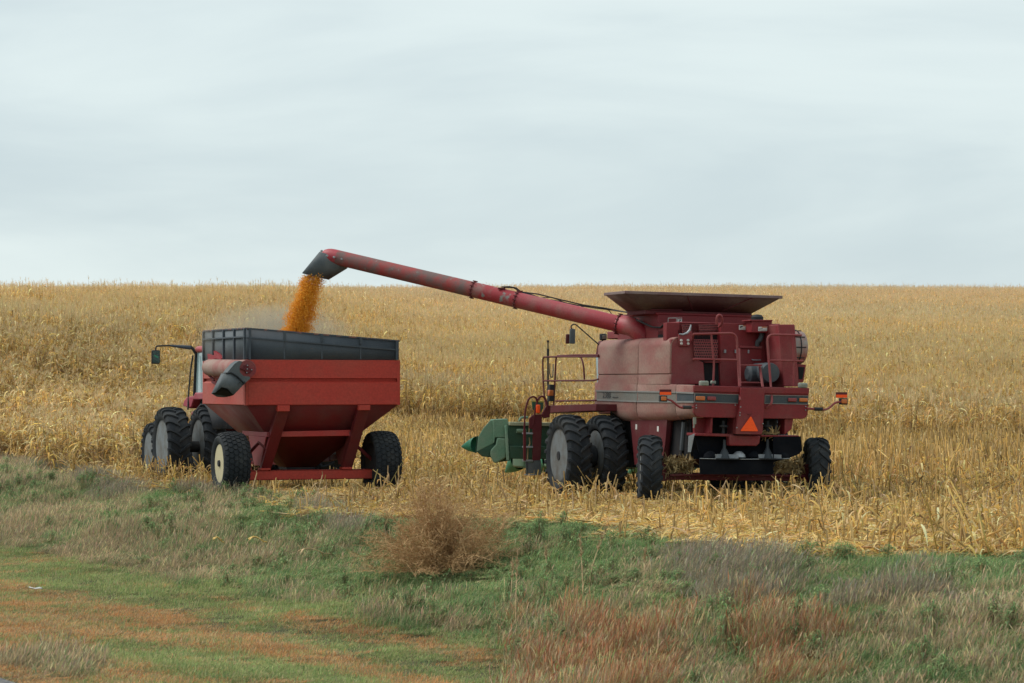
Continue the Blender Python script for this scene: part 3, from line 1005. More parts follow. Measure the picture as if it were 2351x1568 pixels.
for t in (.024, tf2, tf1):
    fl_ = MB()
    c = base + adir * (LA * t)
    fl_.tube([c - adir * .012, c + adir * .012], rA * (1.11 if t > .1 else 1.32), 24)
    for k in range(14):
        an_ = 2 * math.pi * k / 14
        q = c + (ref * math.cos(an_) + up_ * math.sin(an_)) * rA * (1.14 if t > .1 else 1.3)
        fl_.tube([q - adir * .04, q + adir * .04], .013, 6)
    fl_.build("auger_flange", RED_DARK, root)
# rounded end hood of the tube
end = MB()
ea = [base + adir * (LA * (.955 + .055 * math.sin(math.pi / 2 * k / 6))) for k in range(7)]
end.tube(ea, [rA * (.985 if k < 2 else .985 * math.cos(math.pi / 2 * (k - 1) / 5.6)) for k in range(7)], 20)
end.build("auger_end", AUG_RED, root)
# spout: dark rubber hood, open below, leaning outwards
W_ = lambda u, v, dd=58.6: comb.I @ (EYE + ray(*C7(u, v)) * dd)
side = (comb.I.to_3x3() @ V((0, 1, 0)))
side = (side - adir * side.dot(adir)).normalized()
top = [W_(150, 100), W_(362, 158)]
bot = [W_(28, 250), W_(205, 292)]
ringT, ringB = [], []
cT, cB = (top[0] + top[1]) / 2, (bot[0] + bot[1]) / 2
aT, aB = (top[1] - top[0]) / 2, (bot[1] - bot[0]) / 2
for k in range(20):
    t = 2 * math.pi * k / 20
    ct, st = math.cos(t), math.sin(t)
    ct2 = math.copysign(abs(ct) ** .7, ct)
    ringT.append(cT + aT * ct2 + side * (.185 * st))
    ringB.append(cB + aB * ct2 + side * (.19 * st))
mid1 = [a.lerp(b, .35) for a, b in zip(ringT, ringB)]
corner = W_(342, 210)
sp_ = MB()
rows = [ringT + [ringT[0]], mid1 + [mid1[0]], ringB + [ringB[0]]]
rows[1] = [p + (aT.normalized() * (.10 * max(0, math.cos(2 * math.pi * i / 20)))) for i, p in enumerate(rows[1])]
sp_.grid(rows)
o_sp = sp_.build("auger_spout", CHUTE, root, solid=.015, angle=60)
bl = MB()
for (u, v) in ((198, 126), (248, 136), (300, 149), (348, 161), (160, 92)):
    bl.lathe([(-.03, 0), (-.03, .018), (.02, .02)], 8, 'y', comb.I @ (EYE + ray(*C7(u, v)) * 58.32))
bl.attach(o_sp, STEEL)
# hydraulic hoses and stay above the tube
hs = MB()
def on_tube(u, v, off=.0): return comb.I @ (EYE + ray(*C7(u, v)) * (57.2 + off))
hs.tube([on_tube(1425, 345), on_tube(1480, 342), on_tube(1530, 352), on_tube(1570, 385), on_tube(1640, 400), on_tube(1720, 430), on_tube(1800, 440), on_tube(1900, 462), on_tube(2060, 490), on_tube(2200, 508), c5(400, 248, x=-1.2)], .014, 6)
hs.tube([on_tube(1440, 348, .1), on_tube(1510, 350, .1), on_tube(1560, 380, .1), on_tube(1680, 395), on_tube(1830, 432), on_tube(2000, 472), on_tube(2140, 492), on_tube(2260, 515), c5(405, 246, x=-1.2)], .016, 6)
hs.tube([on_tube(1560, 376), on_tube(1620, 412), on_tube(1700, 422), on_tube(1780, 418), on_tube(1880, 458), on_tube(1980, 485), on_tube(2050, 480)], .011, 6)
hs.tube([on_tube(2160, 490), on_tube(2190, 520), on_tube(2205, 542)], .010, 6)
hs.tube([c5(440, 312, x=-1.15), c5(520, 350, x=-1.1), c5(600, 385, x=-1.05), c5(680, 390, x=-1.0), c5(725, 345, x=-1.0)], .02, 6)
hs.build("hydraulic_hose", STRAP, root)
br = MB(); br.box(on_tube(1415, 340) - V((.04, .03, .03)), on_tube(1440, 362) + V((.04, .05, 0))); br.build("hose_bracket", RED_DARK, root); br = MB(); br.box(on_tube(1545, 370) - V((.03, .03, .0)), on_tube(1565, 405) + V((.03, .03, 0))); br.build("hose_bracket", RED_DARK, root)
bf = MB(); bf.box(c5(145, 430, x=-.95), c5(262, 500, x=-.95) + V((.9, 0, 0))); bf.build("cab_rear_wall", RED_FADED, root, bevel=.02)

# cab, mostly hidden behind the hood, and its mirror
cab = MB()
cab.prism([V((-.70, 4.9, 1.75)), V((-.70, 6.35, 1.75)), V((-.70, 6.6, 3.1)), V((-.70, 6.45, 3.42)), V((-.70, 4.9, 3.42))], (1.4, 0, 0))
o_cab = cab.build("cab", RED_DARK, root, bevel=.05)
cg = MB()
for x in (-.705, .705):
    cg.prism([V((x, 5.0, 2.05)), V((x, 6.3, 2.05)), V((x, 6.5, 3.05)), V((x, 5.0, 3.2))], (.006 if x > 0 else -.006, 0, 0))
cg.prism([V((-.64, 6.40, 2.0)), V((.64, 6.40, 2.0)), V((.64, 6.61, 3.05)), V((-.64, 6.61, 3.05))], (0, .01, 0))
cg.build("cab_window", GLASS, o_cab)
mi = empty("cab_mirror", root)
mm = P((1313, 772), y=6.5)
MB().box(mm - V((.06, .03, .17)), mm + V((.07, .03, .17))).build("mirror_glass", CHUTE, mi, bevel=.02)
mm2 = P((1304, 776), y=6.6)
MB().box(mm2 - V((.06, .03, .13)), mm2 + V((.03, .03, .09))).build("mirror_back", RED_DARK, mi, bevel=.02)
MB().tube(rnd_path([mm + V((0, 0, .16)), P((1309, 750), y=6.5), P((1318, 742), y=6.4), V((-.68, 6.3, 3.3))], .08), .015, 8).build("mirror_arm", DARK, mi)

# rotary screen on the right flank and its dark window
rs = MB()
m_ = c5(2035, 590, y=.22)
xr = c5(2100, 590, y=.22).x
rs.lathe([(xr - .45, .36), (xr - .10, .36), (xr - .03, .33), (xr, .25)], 36, 'x', (0, .22, m_.z))
o_rs = rs.build("rotary_screen", paint("dusty_screen", (.30, .27, .25), (.32, .12, .10), .45, .62, .6, 2.4), root)
rb = MB()
for k in range(10):
    t = 2 * math.pi * k / 10
    rb.tube([V((xr - .44, .22 + .365 * math.cos(t), m_.z + .365 * math.sin(t))), V((xr - .09, .22 + .365 * math.cos(t), m_.z + .365 * math.sin(t)))], .012, 6)
rb.lathe([(xr - .2, .36), (xr - .2, .372), (xr - .18, .372), (xr - .18, .36)], 36, 'x', (0, .22, m_.z))
rb.build("screen_ribs", DARK, o_rs)
wn = MB()
wn.prism([c5(*q, y=-.05) for q in ((2048, 752), (2134, 762), (2108, 935), (2060, 940))], (0, .5, 0))
o_wn = wn.build("side_hatch", RED, root, bevel=.01)
MB().prism([c5(*q, y=-.06) for q in ((2056, 782), (2118, 786), (2098, 905), (2062, 905))], (0, .02, 0)).build("hatch_opening", BLACKBOX, o_wn)

# platform beside the cab: beam, railings, ladder
def c4p(u_, v_, **k): return P(C4(u_, v_), **k)
XP = -1.75
plf = MB()
plf.prism([c4p(*q, x=XP) for q in ((935, 560), (1400, 545), (1400, 615), (985, 632), (935, 640))], (.5, 0, 0))
plf.build("platform", RED_DARK, root, bevel=.012)
def prail(path, r=.02, name="platform_rail", mat=RED_DARK, x=XP, rad=.12):
    return MB().tube(rnd_path([c4p(*q, x=x) for q in path], rad), r, 9).build(name, mat, root)
prail([(885, 480), (872, 300), (868, 78), (1060, 74), (1425, 74)])
prail([(975, 610), (985, 420), (1002, 66), (1180, 58), (1425, 58)], x=XP + .45)
prail([(880, 315), (1380, 312), (1425, 298)])
prail([(1000, 517), (1400, 511)])
prail([(1250, 76), (1275, 150), (1285, 300)], x=XP + .2)
prail([(885, 480), (900, 560)])
bc = MB(); bc.tube([c4p(921, 620, x=XP), c4p(921, 62, x=XP)], .022, 8); bc.tube([c4p(921, 62, x=XP), c4p(921, -5, x=XP)], .03, 8); bc.tube([c4p(921, -5, x=XP), c4p(921, -70, x=XP)], .016, 8); bc.tube([c4p(921, -70, x=XP), c4p(921, -90, x=XP)], .028, 8); bc.build("antenna_post", DARK, root)
lt = empty("platform_lamp", root)
m_ = c4p(950, 440, x=XP - .03)
MB().box(m_ - V((.06, .08, .18)), m_ + V((.06, .08, .20))).build("lamp_housing", DARK, lt, bevel=.015)
MB().box(m_ - V((.07, .09, .06)), m_ + V((.04, .05, .08))).build("amber_lens", AMBER, lt, bevel=.02)
chn = MB(); chn.tube([c4p(940, 140, x=XP), c4p(938, 240, x=XP), c4p(950, 285, x=XP), c4p(968, 275, x=XP), c4p(975, 150, x=XP + .2)], .012, 6); chn.build("safety_chain", STRAP, root)

XLd, YL = -2.3, 5.45
lq = lambda x, y, dy=0: P(C4(x, y), y=YL + dy)
la = empty("access_ladder", root)
pn = MB(); pn.prism([lq(*q) for q in ((735, 690), (770, 655), (860, 650), (862, 740), (848, 1110), (770, 1112), (772, 800), (735, 790))], (0, .05, 0)); pn.build("ladder_panel", RED_DARK, la, bevel=.01)
pn = MB(); pn.prism([lq(*q) for q in ((860, 650), (905, 560), (950, 560), (940, 680), (875, 690))], (0, .05, 0)); pn.build("ladder_gusset", RED_DARK, la, bevel=.01)
ra_ = MB()
ra_.tube(rnd_path([lq(686, 1110), lq(684, 800), lq(692, 620), lq(722, 500), lq(765, 470), lq(800, 480), lq(812, 520)], .1), .022, 9)
ra_.tube(rnd_path([lq(770, 760), lq(795, 600), lq(818, 500), lq(850, 468), lq(885, 475), lq(912, 545), lq(915, 600)], .1), .022, 9)
ra_.bar(lq(688, 1112), lq(686, 800), .05, .06, (0, 1, 0))
ra_.build("ladder_rail", RED_DARK, la)
for y in (840, 975, 1113):
    a, b = lq(690, y), lq(770, y)
    MB().box(V((a.x, YL - .02, a.z - .018)), V((b.x, YL + .2, a.z + .018))).build("ladder_step", STEEL, la, bevel=.004)
lo_ = MB(); lo_.prism([lq(*q) for q in ((700, 1116), (720, 1116), (724, 1260), (706, 1258))], (0, .03, 0)); lo_.prism([lq(*q) for q in ((776, 1110), (850, 1110), (852, 1252), (790, 1258))], (0, .03, 0)); lo_.prism([lq(*q) for q in ((700, 1130), (780, 1130), (780, 1240), (705, 1240))], (0, .01, 0)); lo_.build("folding_step", CHUTE, la)
a, b = lq(706, 1252), lq(800, 1252); MB().box(V((a.x, YL - .02, a.z - .012)), V((b.x, YL + .15, a.z + .012))).build("ladder_step", STEEL, la)
cd = MB(); cd.tube([lq(735, 880, .1), lq(742, 940, .1), lq(722, 985, .1), lq(718, 1105, .1)], .014, 6); cd.tube([lq(762, 660, .1), lq(735, 745, .1), lq(732, 830, .1)], .012, 6); cd.build("ladder_cord", STRAWMAT, la)
ml = lq(822, 598, -.06)
MB().box(ml - V((.045, .03, .09)), ml + V((.045, .03, .10))).build("amber_lens", ORANGE, la, bevel=.02)

# green corn header in front
hdr = empty("corn_header", root)
YF = 6.1
hq = lambda x, y, dy=0: P(C4(x, y), y=YF + dy)
hx0 = hq(525, 900).x
bk = MB()
z0, z1 = hq(600, 1115).z, hq(600, 735).z
bk.box((hx0, YF, z0 + .12), (2.5, YF + .12, z1))
bk.box((hx0, YF - .10, z0 + .05), (2.5, YF + .02, z0 + .34))
bk.build("header_back", GREEN_DK, hdr, bevel=.02)
tb = MB(); tb.box((hx0, YF - .08, z1 - .06), (2.5, YF + .14, z1 + .02)); tb.build("header_beam", paint("pale_green_beam", (.30, .34, .22), (.40, .38, .26), .4, .7, .5, 2), hdr, bevel=.012)  # beam in a paler green than the header back
rb2 = MB()
rb2.bar(hq(530, 1030, -.06), hq(700, 1030, -.06), .05, .05); rb2.bar(hq(520, 1110, -.12), hq(500, 760, -.02), .06, .06, (0, 1, 0))
rb2.lathe([(-.1, .05), (.12, .05)], 14, 'x', hq(650, 815, -.05)); rb2.tube(rnd_path([hq(630, 720, -.1), hq(650, 680, -.1), hq(720, 680, -.1)], .05), .03, 8)
rb2.build("header_brace", GREEN, hdr, bevel=.01)
es = MB()
es.prism([hq(*q, .05) for q in ((372, 700), (520, 694), (528, 760), (534, 885), (395, 880), (385, 935), (372, 940))], (.04, .35, 0))
es.prism([hq(*q, .10) for q in ((205, 1025), (225, 872), (272, 790), (340, 712), (376, 702), (392, 882), (376, 940))], (.16, .40, 0))
o_es = es.build("end_shield", GREEN, hdr, bevel=.03, seg=3)
lw = MB()
lw.prism([hq(*q, .0) for q in ((410, 885), (534, 890), (520, 1000), (498, 1085), (400, 1140), (370, 1120), (345, 1060), (345, 1010), (400, 950))], (.1, .3, 0))
lw.build("gearbox_guard", GREEN, hdr, bevel=.03, seg=3)
dkf = MB(); dkf.prism([hq(*q, .14) for q in ((372, 880), (545, 880), (545, 1112), (410, 1130), (350, 1070))], (0, .1, 0)); dkf.build('header_dark_filler', GREEN_DK, hdr)  # dark filler added behind the shield gap, standing in for its shade
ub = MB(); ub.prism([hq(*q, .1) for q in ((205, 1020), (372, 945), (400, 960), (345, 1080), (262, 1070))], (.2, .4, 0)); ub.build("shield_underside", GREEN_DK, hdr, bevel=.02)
def snout(tipp, b0, b1, depth):
    mid = (b0 + b1) / 2
    ax_ = (b0 - b1) / 2
    sd = (tipp - mid).normalized().cross(ax_).normalized() * depth
    sn = MB()
    n = 16
    rings = []
    for k, s in ((0, 1.0), (.35, .78), (.7, .42), (.93, .14), (1.0, .04)):
        c = mid.lerp(tipp, k)
        rings.append([c + ax_ * (s * math.cos(2 * math.pi * i / n)) + sd * (s * math.sin(2 * math.pi * i / n)) for i in range(n + 1)])
    sn.grid(rings)
    return sn.build("snout", GREEN_TIP, hdr, angle=60)
t_, b0, b1 = hq(55, 972, .6), hq(212, 868, .25), hq(195, 1032, .25)
snout(t_, b0, b1, .2)
col = MB(); col.tube([b0.lerp(b1, -.02) + V((0, -.03, 0)), b0.lerp(b1, 1.02) + V((0, -.03, 0))], .018, 6); col.build("snout_joint", GREEN_DK, hdr)
for k in range(6):
    x = hx0 + .62 + .76 * k
    snout(V((x, YF + 2.1, .35)), V((x, YF + 1.0, .95)), V((x, YF + 1.0, .45)), .24)
    MB().prism([V((x - .2, YF + .1, 1.05)), V((x - .2, YF + 1.0, .9)), V((x - .2, YF + 1.0, .5)), V((x - .2, YF + .1, .5))], (.4, 0, 0)).build("row_hood", GREEN, hdr, bevel=.05)
bs = MB(); bs.prism([hq(*q, .1) for q in ((760, 510), (880, 515), (876, 590), (850, 635), (800, 632), (766, 590))], (0, .05, 0)); o_bs = bs.build("far_shield", GREEN_DK, hdr, bevel=.02)
MB().prism([hq(*q, .095) for q in ((764, 512), (878, 517), (878, 530), (764, 525))], (0, .02, 0)).build("shield_stripe", YELLOW, o_bs)
fd = MB(); fd.prism([V((-.5, 4.4, 1.2)), V((-.5, 6.15, .7)), V((-.5, 6.15, 1.3)), V((-.5, 4.4, 2.0))], (1.0, 0, 0)); fd.build("feeder_house", RED_DARK, root, bevel=.03)

# ------------------------------------------------------------------ grain cart
cart = Frame((-4.488, 58.565, 0.0), 21.0, 0.0)
croot = empty("grain_cart")
croot.matrix_world = cart.M
tag(croot, "red grain cart with dark grey raised sides standing under the unloading pipe", "grain cart")
K = cart.p
c3 = lambda u_, v_, **k: K(C3(u_, v_), **k)
c1 = lambda u_, v_, **k: K(C1(u_, v_), **k)
c2 = lambda u_, v_, **k: K(C2(u_, v_), **k)
CW, CR = 1.76, -.90
CF = c3(120, 300, x=-CW).y
ZT_, ZB_ = c3(1400, 5, y=CR).z, c3(1400, 488, y=CR).z

cw = make_wheel(croot, (-1.86, 0, .69), .705, .60, .415, CREAM, diamonds=34, disc=-.16, lug_h=.030, hub_r=.11, depth=.06)
clone(cw, croot, (1.64, 0, .69), (R(20), 0, math.pi))

# box: four pressed walls, each with a groove and a flat lower band
zg0, zg1 = c3(1400, 236, y=CR).z, c3(1400, 206, y=CR).z
def wall(p0, p1, out, name, mat):
    p0, p1, out = V(p0), V(p1), V(out)
    prof = [(0, ZT_ + .0), (.02, ZT_ - .01), (.02, zg1 + .012), (-.05, zg1 - .005), (-.05, zg0 + .02), (.035, zg0 - .03), (.035, ZB_ + .015), (0, ZB_)]
    L = (p1 - p0).length
    mb = MB()
    e_ = .05 / L
    rows = []
    for u in (e_, 1 - e_):
        b = p0.lerp(p1, u)
        rows.append([b + out * a + V((0, 0, z)) for a, z in prof])
    mb.grid(rows)
    for u0, u1 in ((0, e_), (1 - e_, 1)):
        a, b = p0.lerp(p1, u0), p0.lerp(p1, u1)
        mb.prism([a + out * -.05 + V((0, 0, ZB_)), b + out * -.05 + V((0, 0, ZB_)), b + out * -.05 + V((0, 0, ZT_)), a + out * -.05 + V((0, 0, ZT_))], out * .076)
    return mb.build(name, mat, croot, angle=25)
o_w = wall((-CW, CR, 0), (CW, CR, 0), (0, -1, 0), "box_wall", CART_RED)
wall((-CW, CF, 0), (-CW, CR, 0), (-1, 0, 0), "box_wall", CART_SIDE)
wall((CW, CR, 0), (CW, CF, 0), (1, 0, 0), "box_wall", CART_RED)
wall((CW, CF, 0), (-CW, CF, 0), (0, 1, 0), "box_wall", CART_RED)

# hopper below
HOP_SIDE = paint("dusty_shaded_hopper", (.15, .035, .034), (.17, .085, .075), .4, .7, .5, 1.6, streak=2.5)  # dusty left slope, its red darkened for the shade under the box
hb0, hb1 = c3(1010, 1143, y=.62), c3(1310, 1153, y=.62)
zh = (hb0.z + hb1.z) / 2
HB = [V((hb0.x, .62, zh)), V((hb1.x, .62, zh)), V((hb1.x, 1.3, zh)), V((hb0.x, 1.3, zh))]
HT = [V((-CW + .03, CR + .03, ZB_)), V((CW - .03, CR + .03, ZB_)), V((CW - .03, CF - .03, ZB_)), V((-CW + .03, CF - .03, ZB_))]
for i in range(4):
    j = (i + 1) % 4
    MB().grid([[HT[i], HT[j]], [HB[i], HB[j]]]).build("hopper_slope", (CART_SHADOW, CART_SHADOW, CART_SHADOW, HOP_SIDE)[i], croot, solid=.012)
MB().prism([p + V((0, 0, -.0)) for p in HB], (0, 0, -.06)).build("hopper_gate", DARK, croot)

# legs: inclined channels from the box to the axle, with pads, cross beam and side plates
def leg(top, bot, yt, yb):
    o = empty("leg_frame", croot)
    a0, a1 = c3(top[0], top[2], y=yt), c3(top[1], top[2], y=yt)
    b0, b1 = c3(bot[0], bot[2], y=yb), c3(bot[1], bot[2], y=yb)
    m = MB()
    m.prism([a0, a1, b1, b0], (0, .16, .03))
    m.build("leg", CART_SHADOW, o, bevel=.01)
    p = MB()
    p.box(V((a0.x, CR - .05, c3(top[0], top[3], y=yt).z)), V((a1.x, CR + .10, ZB_ - .002)))
    p.build("leg_pad", CART_RED, o, bevel=.008)
    return o
leg((902, 1034, 552, 555), (733, 838, 1182), CR + .0, -.06)
leg((1770, 1893, 542, 543), (1602, 1706, 1164), CR + .0, -.06)
ym = CR + .45
cbm = MB()
a, b, c_, d = (c3(*q, y=ym) for q in ((945, 770), (1692, 752), (1680, 816), (940, 828)))
cbm.prism([a, b, c_, d], (0, .08, 0))
cbm.build("cross_beam", paint("cart_beam_red", (.42, .04, .035), (.34, .09, .07), .45, .8, .45, 2), croot, bevel=.01)
sl = MB()
q0 = c3(800, 800, y=ym)
sl.box((q0.x - .02, ym - .02, q0.z - .06), (q0.x + .06, 1.6, q0.z + .05))
sl.prism([V((q0.x - .025, ym + .05, q0.z - .06)), V((q0.x - .025, 1.05, q0.z - .06)), V((q0.x - .025, .55, .62)), V((q0.x - .025, .02, .62))], (.03, 0, 0))
q0r = c3(1700, 780, y=ym)
sl.box((q0r.x - .06, ym - .02, q0.z - .06), (q0r.x + .02, 1.6, q0.z + .05))
sl.prism([V((q0r.x, ym + .05, q0.z - .06)), V((q0r.x, 1.05, q0.z - .06)), V((q0r.x, .55, .62)), V((q0r.x, .02, .62))], (.03, 0, 0))
sl.build("side_plate", RED_FADED, croot, bevel=.01)
bv = MB()
bv.bar(c3(600, 1005, y=.15), c3(712, 885, y=-.2), .07, .05, (0, 1, 0)); bv.bar(c3(708, 885, y=-.2), c3(785, 955, y=-.25), .05, .05, (0, 1, 0))
bv.bar(c3(1755, 925, y=-.2), c3(1930, 1085, y=.0), .07, .06, (0, 1, 0))
bv.build("diagonal_brace", RED_DARK, croot, bevel=.008)
axz0, axz1 = c3(1300, 1283, y=-.1).z, c3(1300, 1178, y=-.1).z
axb = MB()
axb.box((-1.62, -.10, axz0), (1.62, -.07, axz1)); axb.box((-1.62, -.10, axz1 - .03), (1.62, .12, axz1)); axb.box((-1.62, -.10, axz0), (1.62, .12, axz0 + .03))
axb.tube([(-1.75, 0, .69), (-1.45, 0, .69)], .07, 12); axb.tube([(1.45, 0, .69), (1.75, 0, .69)], .07, 12)
for s in (-1, 1): axb.box((s * 1.40, -.06, axz0), (s * 1.60, .1, .80))
axb.build("axle_beam", CART_RED, croot, bevel=.008)
ft = MB()
for (x0, x1, y) in ((725, 832, 1182), (1600, 1708, 1160)):
    a, b = c3(x0, y, y=-.12), c3(x1, y, y=-.12)
    ft.box(V((a.x, -.13, axz1)), V((b.x, .1, axz1 + .05)))
ft.build("leg_foot", CART_RED, croot, bevel=.006)
tgm = MB(); tgm.bar((-.9, 1.4, .75), (0, 4.7, .55), .12, .16); tgm.bar((.9, 1.4, .75), (0, 4.7, .55), .12, .16); tgm.bar((-1.0, 0, .85), (-.9, 1.5, .75), .1, .14); tgm.bar((1.0, 0, .85), (.9, 1.5, .75), .1, .14)
tgm.bar((0, 4.5, .55), (-.12, 5.2, .52), .1, .1)
tgm.build("drawbar", RED_DARK, croot, bevel=.01)

# dark sheet-steel extension, taller on the left, with ribs
e_rl, e_rr = c1(956, 757, y=CR), c1(2228, 862, y=CR)
ZX = ZT_ + .004
xl_, xr2 = -CW + .01, CW - .01
zl_, zr_ = e_rl.z, e_rr.z
ex = [(xl_, CR, zl_), (xr2, CR, zr_), (xr2, CF, zr_), (xl_, CF, zl_ + .01)]
def xwall(i, j, name):
    a, b = ex[i], ex[j]
    return MB().grid([[V((a[0], a[1], ZX)), V((b[0], b[1], ZX))], [V(a), V(b)]]).build(name, SLATE, croot, solid=.012)
xw = [xwall(i, (i + 1) % 4, "extension_panel") for i in range(4)]
xw[3].data.materials[0] = SLATE_DUSTY_LIT
rbm = MB()
def rib(a, b, w=.05, t=.035, out=(0, -1, 0)):
    o = V(out)
    rbm.bar(V(a) + o * (t / 2 + .007), V(b) + o * (t / 2 + .007), t if abs(o.y) else t, w) if abs((V(b) - V(a)).normalized().z) < .5 else rbm.bar(V(a) + o * (t / 2 + .007), V(b) + o * (t / 2 + .007), w, t, out)
f0, f1 = (.72, .70)
for u in (.245, .49, .745):
    x = xl_ + (xr2 - xl_) * u; z = zl_ + (zr_ - zl_) * u
    zm_ = ZX + (z - ZX) * .70
    rib((x, CR, zm_), (x, CR, z))
for u in (.02, .985):
    x = xl_ + (xr2 - xl_) * u; z = zl_ + (zr_ - zl_) * u
    rib((x, CR, ZX), (x, CR, z))
rib((xl_, CR, ZX + (zl_ - ZX) * .70), (xr2, CR, ZX + (zr_ - ZX) * .52), .035, .03)
nl = 4
for k in range(5):
    y = CF + (CR - CF) * (k / nl if 0 < k < nl else (.01 if k == 0 else .985))
    rib((xl_, y, ZX), (xl_, y, zl_), .06, .045, (-1, 0, 0))
rib((xl_, CF, ZX + (zl_ - ZX) * .73), (xl_, CR, ZX + (zl_ - ZX) * .73), .035, .05, (-1, 0, 0))
rbm.build("extension_rib", SLATE, croot, bevel=.004)
tr_ = MB()
for i in range(4):
    a, b = V(ex[i]), V(ex[(i + 1) % 4])
    tr_.bar(a, b, .055, .035)
tr_.build("top_rail", SLATE_EDGE, croot, bevel=.004)
faint = MB()
for u in (.245, .49, .745):
    x = xl_ + (xr2 - xl_) * u
    z = zl_ + (zr_ - zl_) * u
    faint.bar((x, CR - .008, ZX + .02), (x, CR - .008, ZX + (z - ZX) * .68), .03, .008, (0, -1, 0))
faint.build("panel_crease", SLATE, croot)

# folded unloading auger on the left flank, its end towards us
ua = empty("cart_auger", croot)
e0, e1 = c1(968, 1097, y=CR - .33), None
xa = e0.x
za_ = e0.z
s0 = c1(655, 1085, x=xa - .02)
rT = (c1(985, 1022, y=CR - .33).z - c1(985, 1172, y=CR - .33).z) / 2
y_end = CR - .33
dirA = (V((xa, y_end, za_)) - V((xa, s0.y, s0.z))).normalized()
pE = V((xa, y_end, za_)); pS = V((xa - .02, s0.y, s0.z))
tb_ = MB(); tb_.tube([pS, pS.lerp(pE, .5), pE], [rT * .98, rT, rT], 28); tb_.build("auger_tube", TUBE_DUST, ua, angle=40)
cp2 = MB(); cp2.lathe([(.0, rT * 1.01), (-.02, rT * 1.01), (-.025, rT * .86), (-.02, rT * .84), (-.02, 0)], 28, 'y', pE); cp2.build("end_cap", RED_FADED, ua)
bx3 = MB(); bx3.prism([c1(*q, y=y_end - .03) for q in ((905, 1095), (960, 1050), (975, 1065), (975, 1085), (1008, 1105), (985, 1130), (955, 1135), (940, 1108))], (0, -.05, 0)); o_bx3 = bx3.build("bearing_block", RED_DARK, ua, bevel=.008)
bb2 = MB()
for q in ((968, 1068), (1003, 1104), (962, 1128), (966, 1097)): bb2.lathe([(-.03, 0), (-.03, .014), (.01, .016)], 7, 'y', c1(*q, y=y_end - .075))
bb2.attach(o_bx3, STEEL)
# chute clasping the tube end, mouth down and outwards
ch = MB()
yo = y_end - .02
ringA = [c1(*q, y=yo) for q in ((812, 1120), (868, 1058), (915, 1035), (905, 1095), (930, 1150), (975, 1185), (1010, 1160), (985, 1205), (930, 1225), (895, 1195), (850, 1160))]
ch.prism([c1(*q, y=yo - .015) for q in ((800, 1128), (862, 1055), (900, 1030), (925, 1035), (900, 1080), (905, 1125), (935, 1158), (985, 1162), (990, 1178), (945, 1215), (905, 1190), (860, 1150), (820, 1140))], (0, .36, 0))
m0 = [c1(*q, y=yo - .02) for q in ((785, 1135), (830, 1130), (880, 1160), (940, 1222))]
m1 = [c1(*q, y=yo - .10) for q in ((705, 1292), (752, 1248), (805, 1262), (850, 1315))]
back0 = [p + V((0, .34, 0)) for p in m0]
back1 = [p + V((-.02, .30, -.03)) for p in m1]
back1[1].z = m1[0].z - .10; back1[2].z = m1[3].z - .07
ch.grid([m0, m1])
ch.grid([[back0[0], m0[0]], [back1[0], m1[0]]])
ch.grid([[m0[3], back0[3]], [m1[3], back1[3]]])
ch.grid([back0, [back1[0], V((back1[1].x, back1[1].y, m1[0].z - .10)), V((back1[2].x, back1[2].y, m1[3].z - .05)), back1[3]]])
ch.build("chute", CHUTE, ua, angle=25, solid=.012)
mo = MB(); mo.prism([m1[0], m1[1] + V((0, .02, -.01)), m1[2] + V((0, .02, -.01)), m1[3], back1[3], back1[0]], (0, .0, -.004)); mo.build("chute_mouth", BLACKBOX, ua)
fg = MB()
fg.tube([c1(788, 1133, y=yo - .03), c1(830, 1128, y=yo - .04), c1(885, 1160, y=yo - .04), c1(945, 1222, y=yo - .03)], .018, 6)
for q in ((905, 1212), (935, 1225), (945, 1205)): fg.tube([c1(*q, y=yo - .02), c1(*q, y=yo - .08)], .012, 6)
fg.build("chute_clamp", DARK, ua)
cl = MB()
cl.tube([c1(628, 1040, y=s0.y), c1(622, 1085, y=s0.y), c1(640, 1140, y=s0.y), c1(690, 1195, y=s0.y - .4)], .03, 8)
cl.prism([c1(*q, x=xa - rT) for q in ((670, 1195), (740, 1245), (728, 1250), (665, 1210))], (.06, 0, 0))
cl.build("auger_saddle", RED_DARK, ua)
hg = MB()
hg.prism([c1(*q, x=xa) for q in ((632, 970), (690, 985), (685, 945), (715, 965), (755, 1005), (745, 1016), (700, 1010), (660, 1020), (640, 1030))], (.06, 0, 0))
hg.build("hinge_bracket", paint("bright_red_bracket", (.30, .02, .03), (.3, .1, .1), .5, .8, .4, 3), ua)
lip_ = MB(); lip_.tube([c1(745, 1330, y=CR - .05), c1(800, 1329, y=CR - .05)], .012, 6); lip_.build("grab_lip", CART_SIDE, croot)

# ------------------------------------------------------------------ tractor in front of the cart
trac = Frame((-6.57, 65.17, 0.0), 22.0, 0.0)
troot = empty("tractor")
troot.matrix_world = trac.M
tag(troot, "red tractor with black dual wheels and pale rims, mostly hidden behind the grain cart", "tractor")
T2 = lambda u_, v_, **k: trac.p(C2(u_, v_), **k)
tw_ = make_wheel(troot, (-1.97, 0, .935), .95, .54, .62, SILVER, lugs=22, disc=-.06, hand=-1, lug_h=.05, hub_r=.16, depth=.04)
for x in (-1.05, 1.05, 1.97): clone(tw_, troot, (x, 0, .935), (R(31 * x), 0, 0 if x < 0 else math.pi))
fw_ = make_wheel(troot, (-1.66, 2.75, .725), .74, .42, .47, SILVER, lugs=20, disc=-.03, hand=-1, lug_h=.042, depth=.04)
for x in (-.96, .96, 1.66): clone(fw_, troot, (x, 2.75, .725), (R(23 * x), 0, 0 if x < 0 else math.pi))
ch_ = MB()
ch_.tube([(-1.7, 0, .895), (1.7, 0, .895)], .14, 14); ch_.tube([(-1.5, 2.75, .69), (1.5, 2.75, .69)], .10, 12)
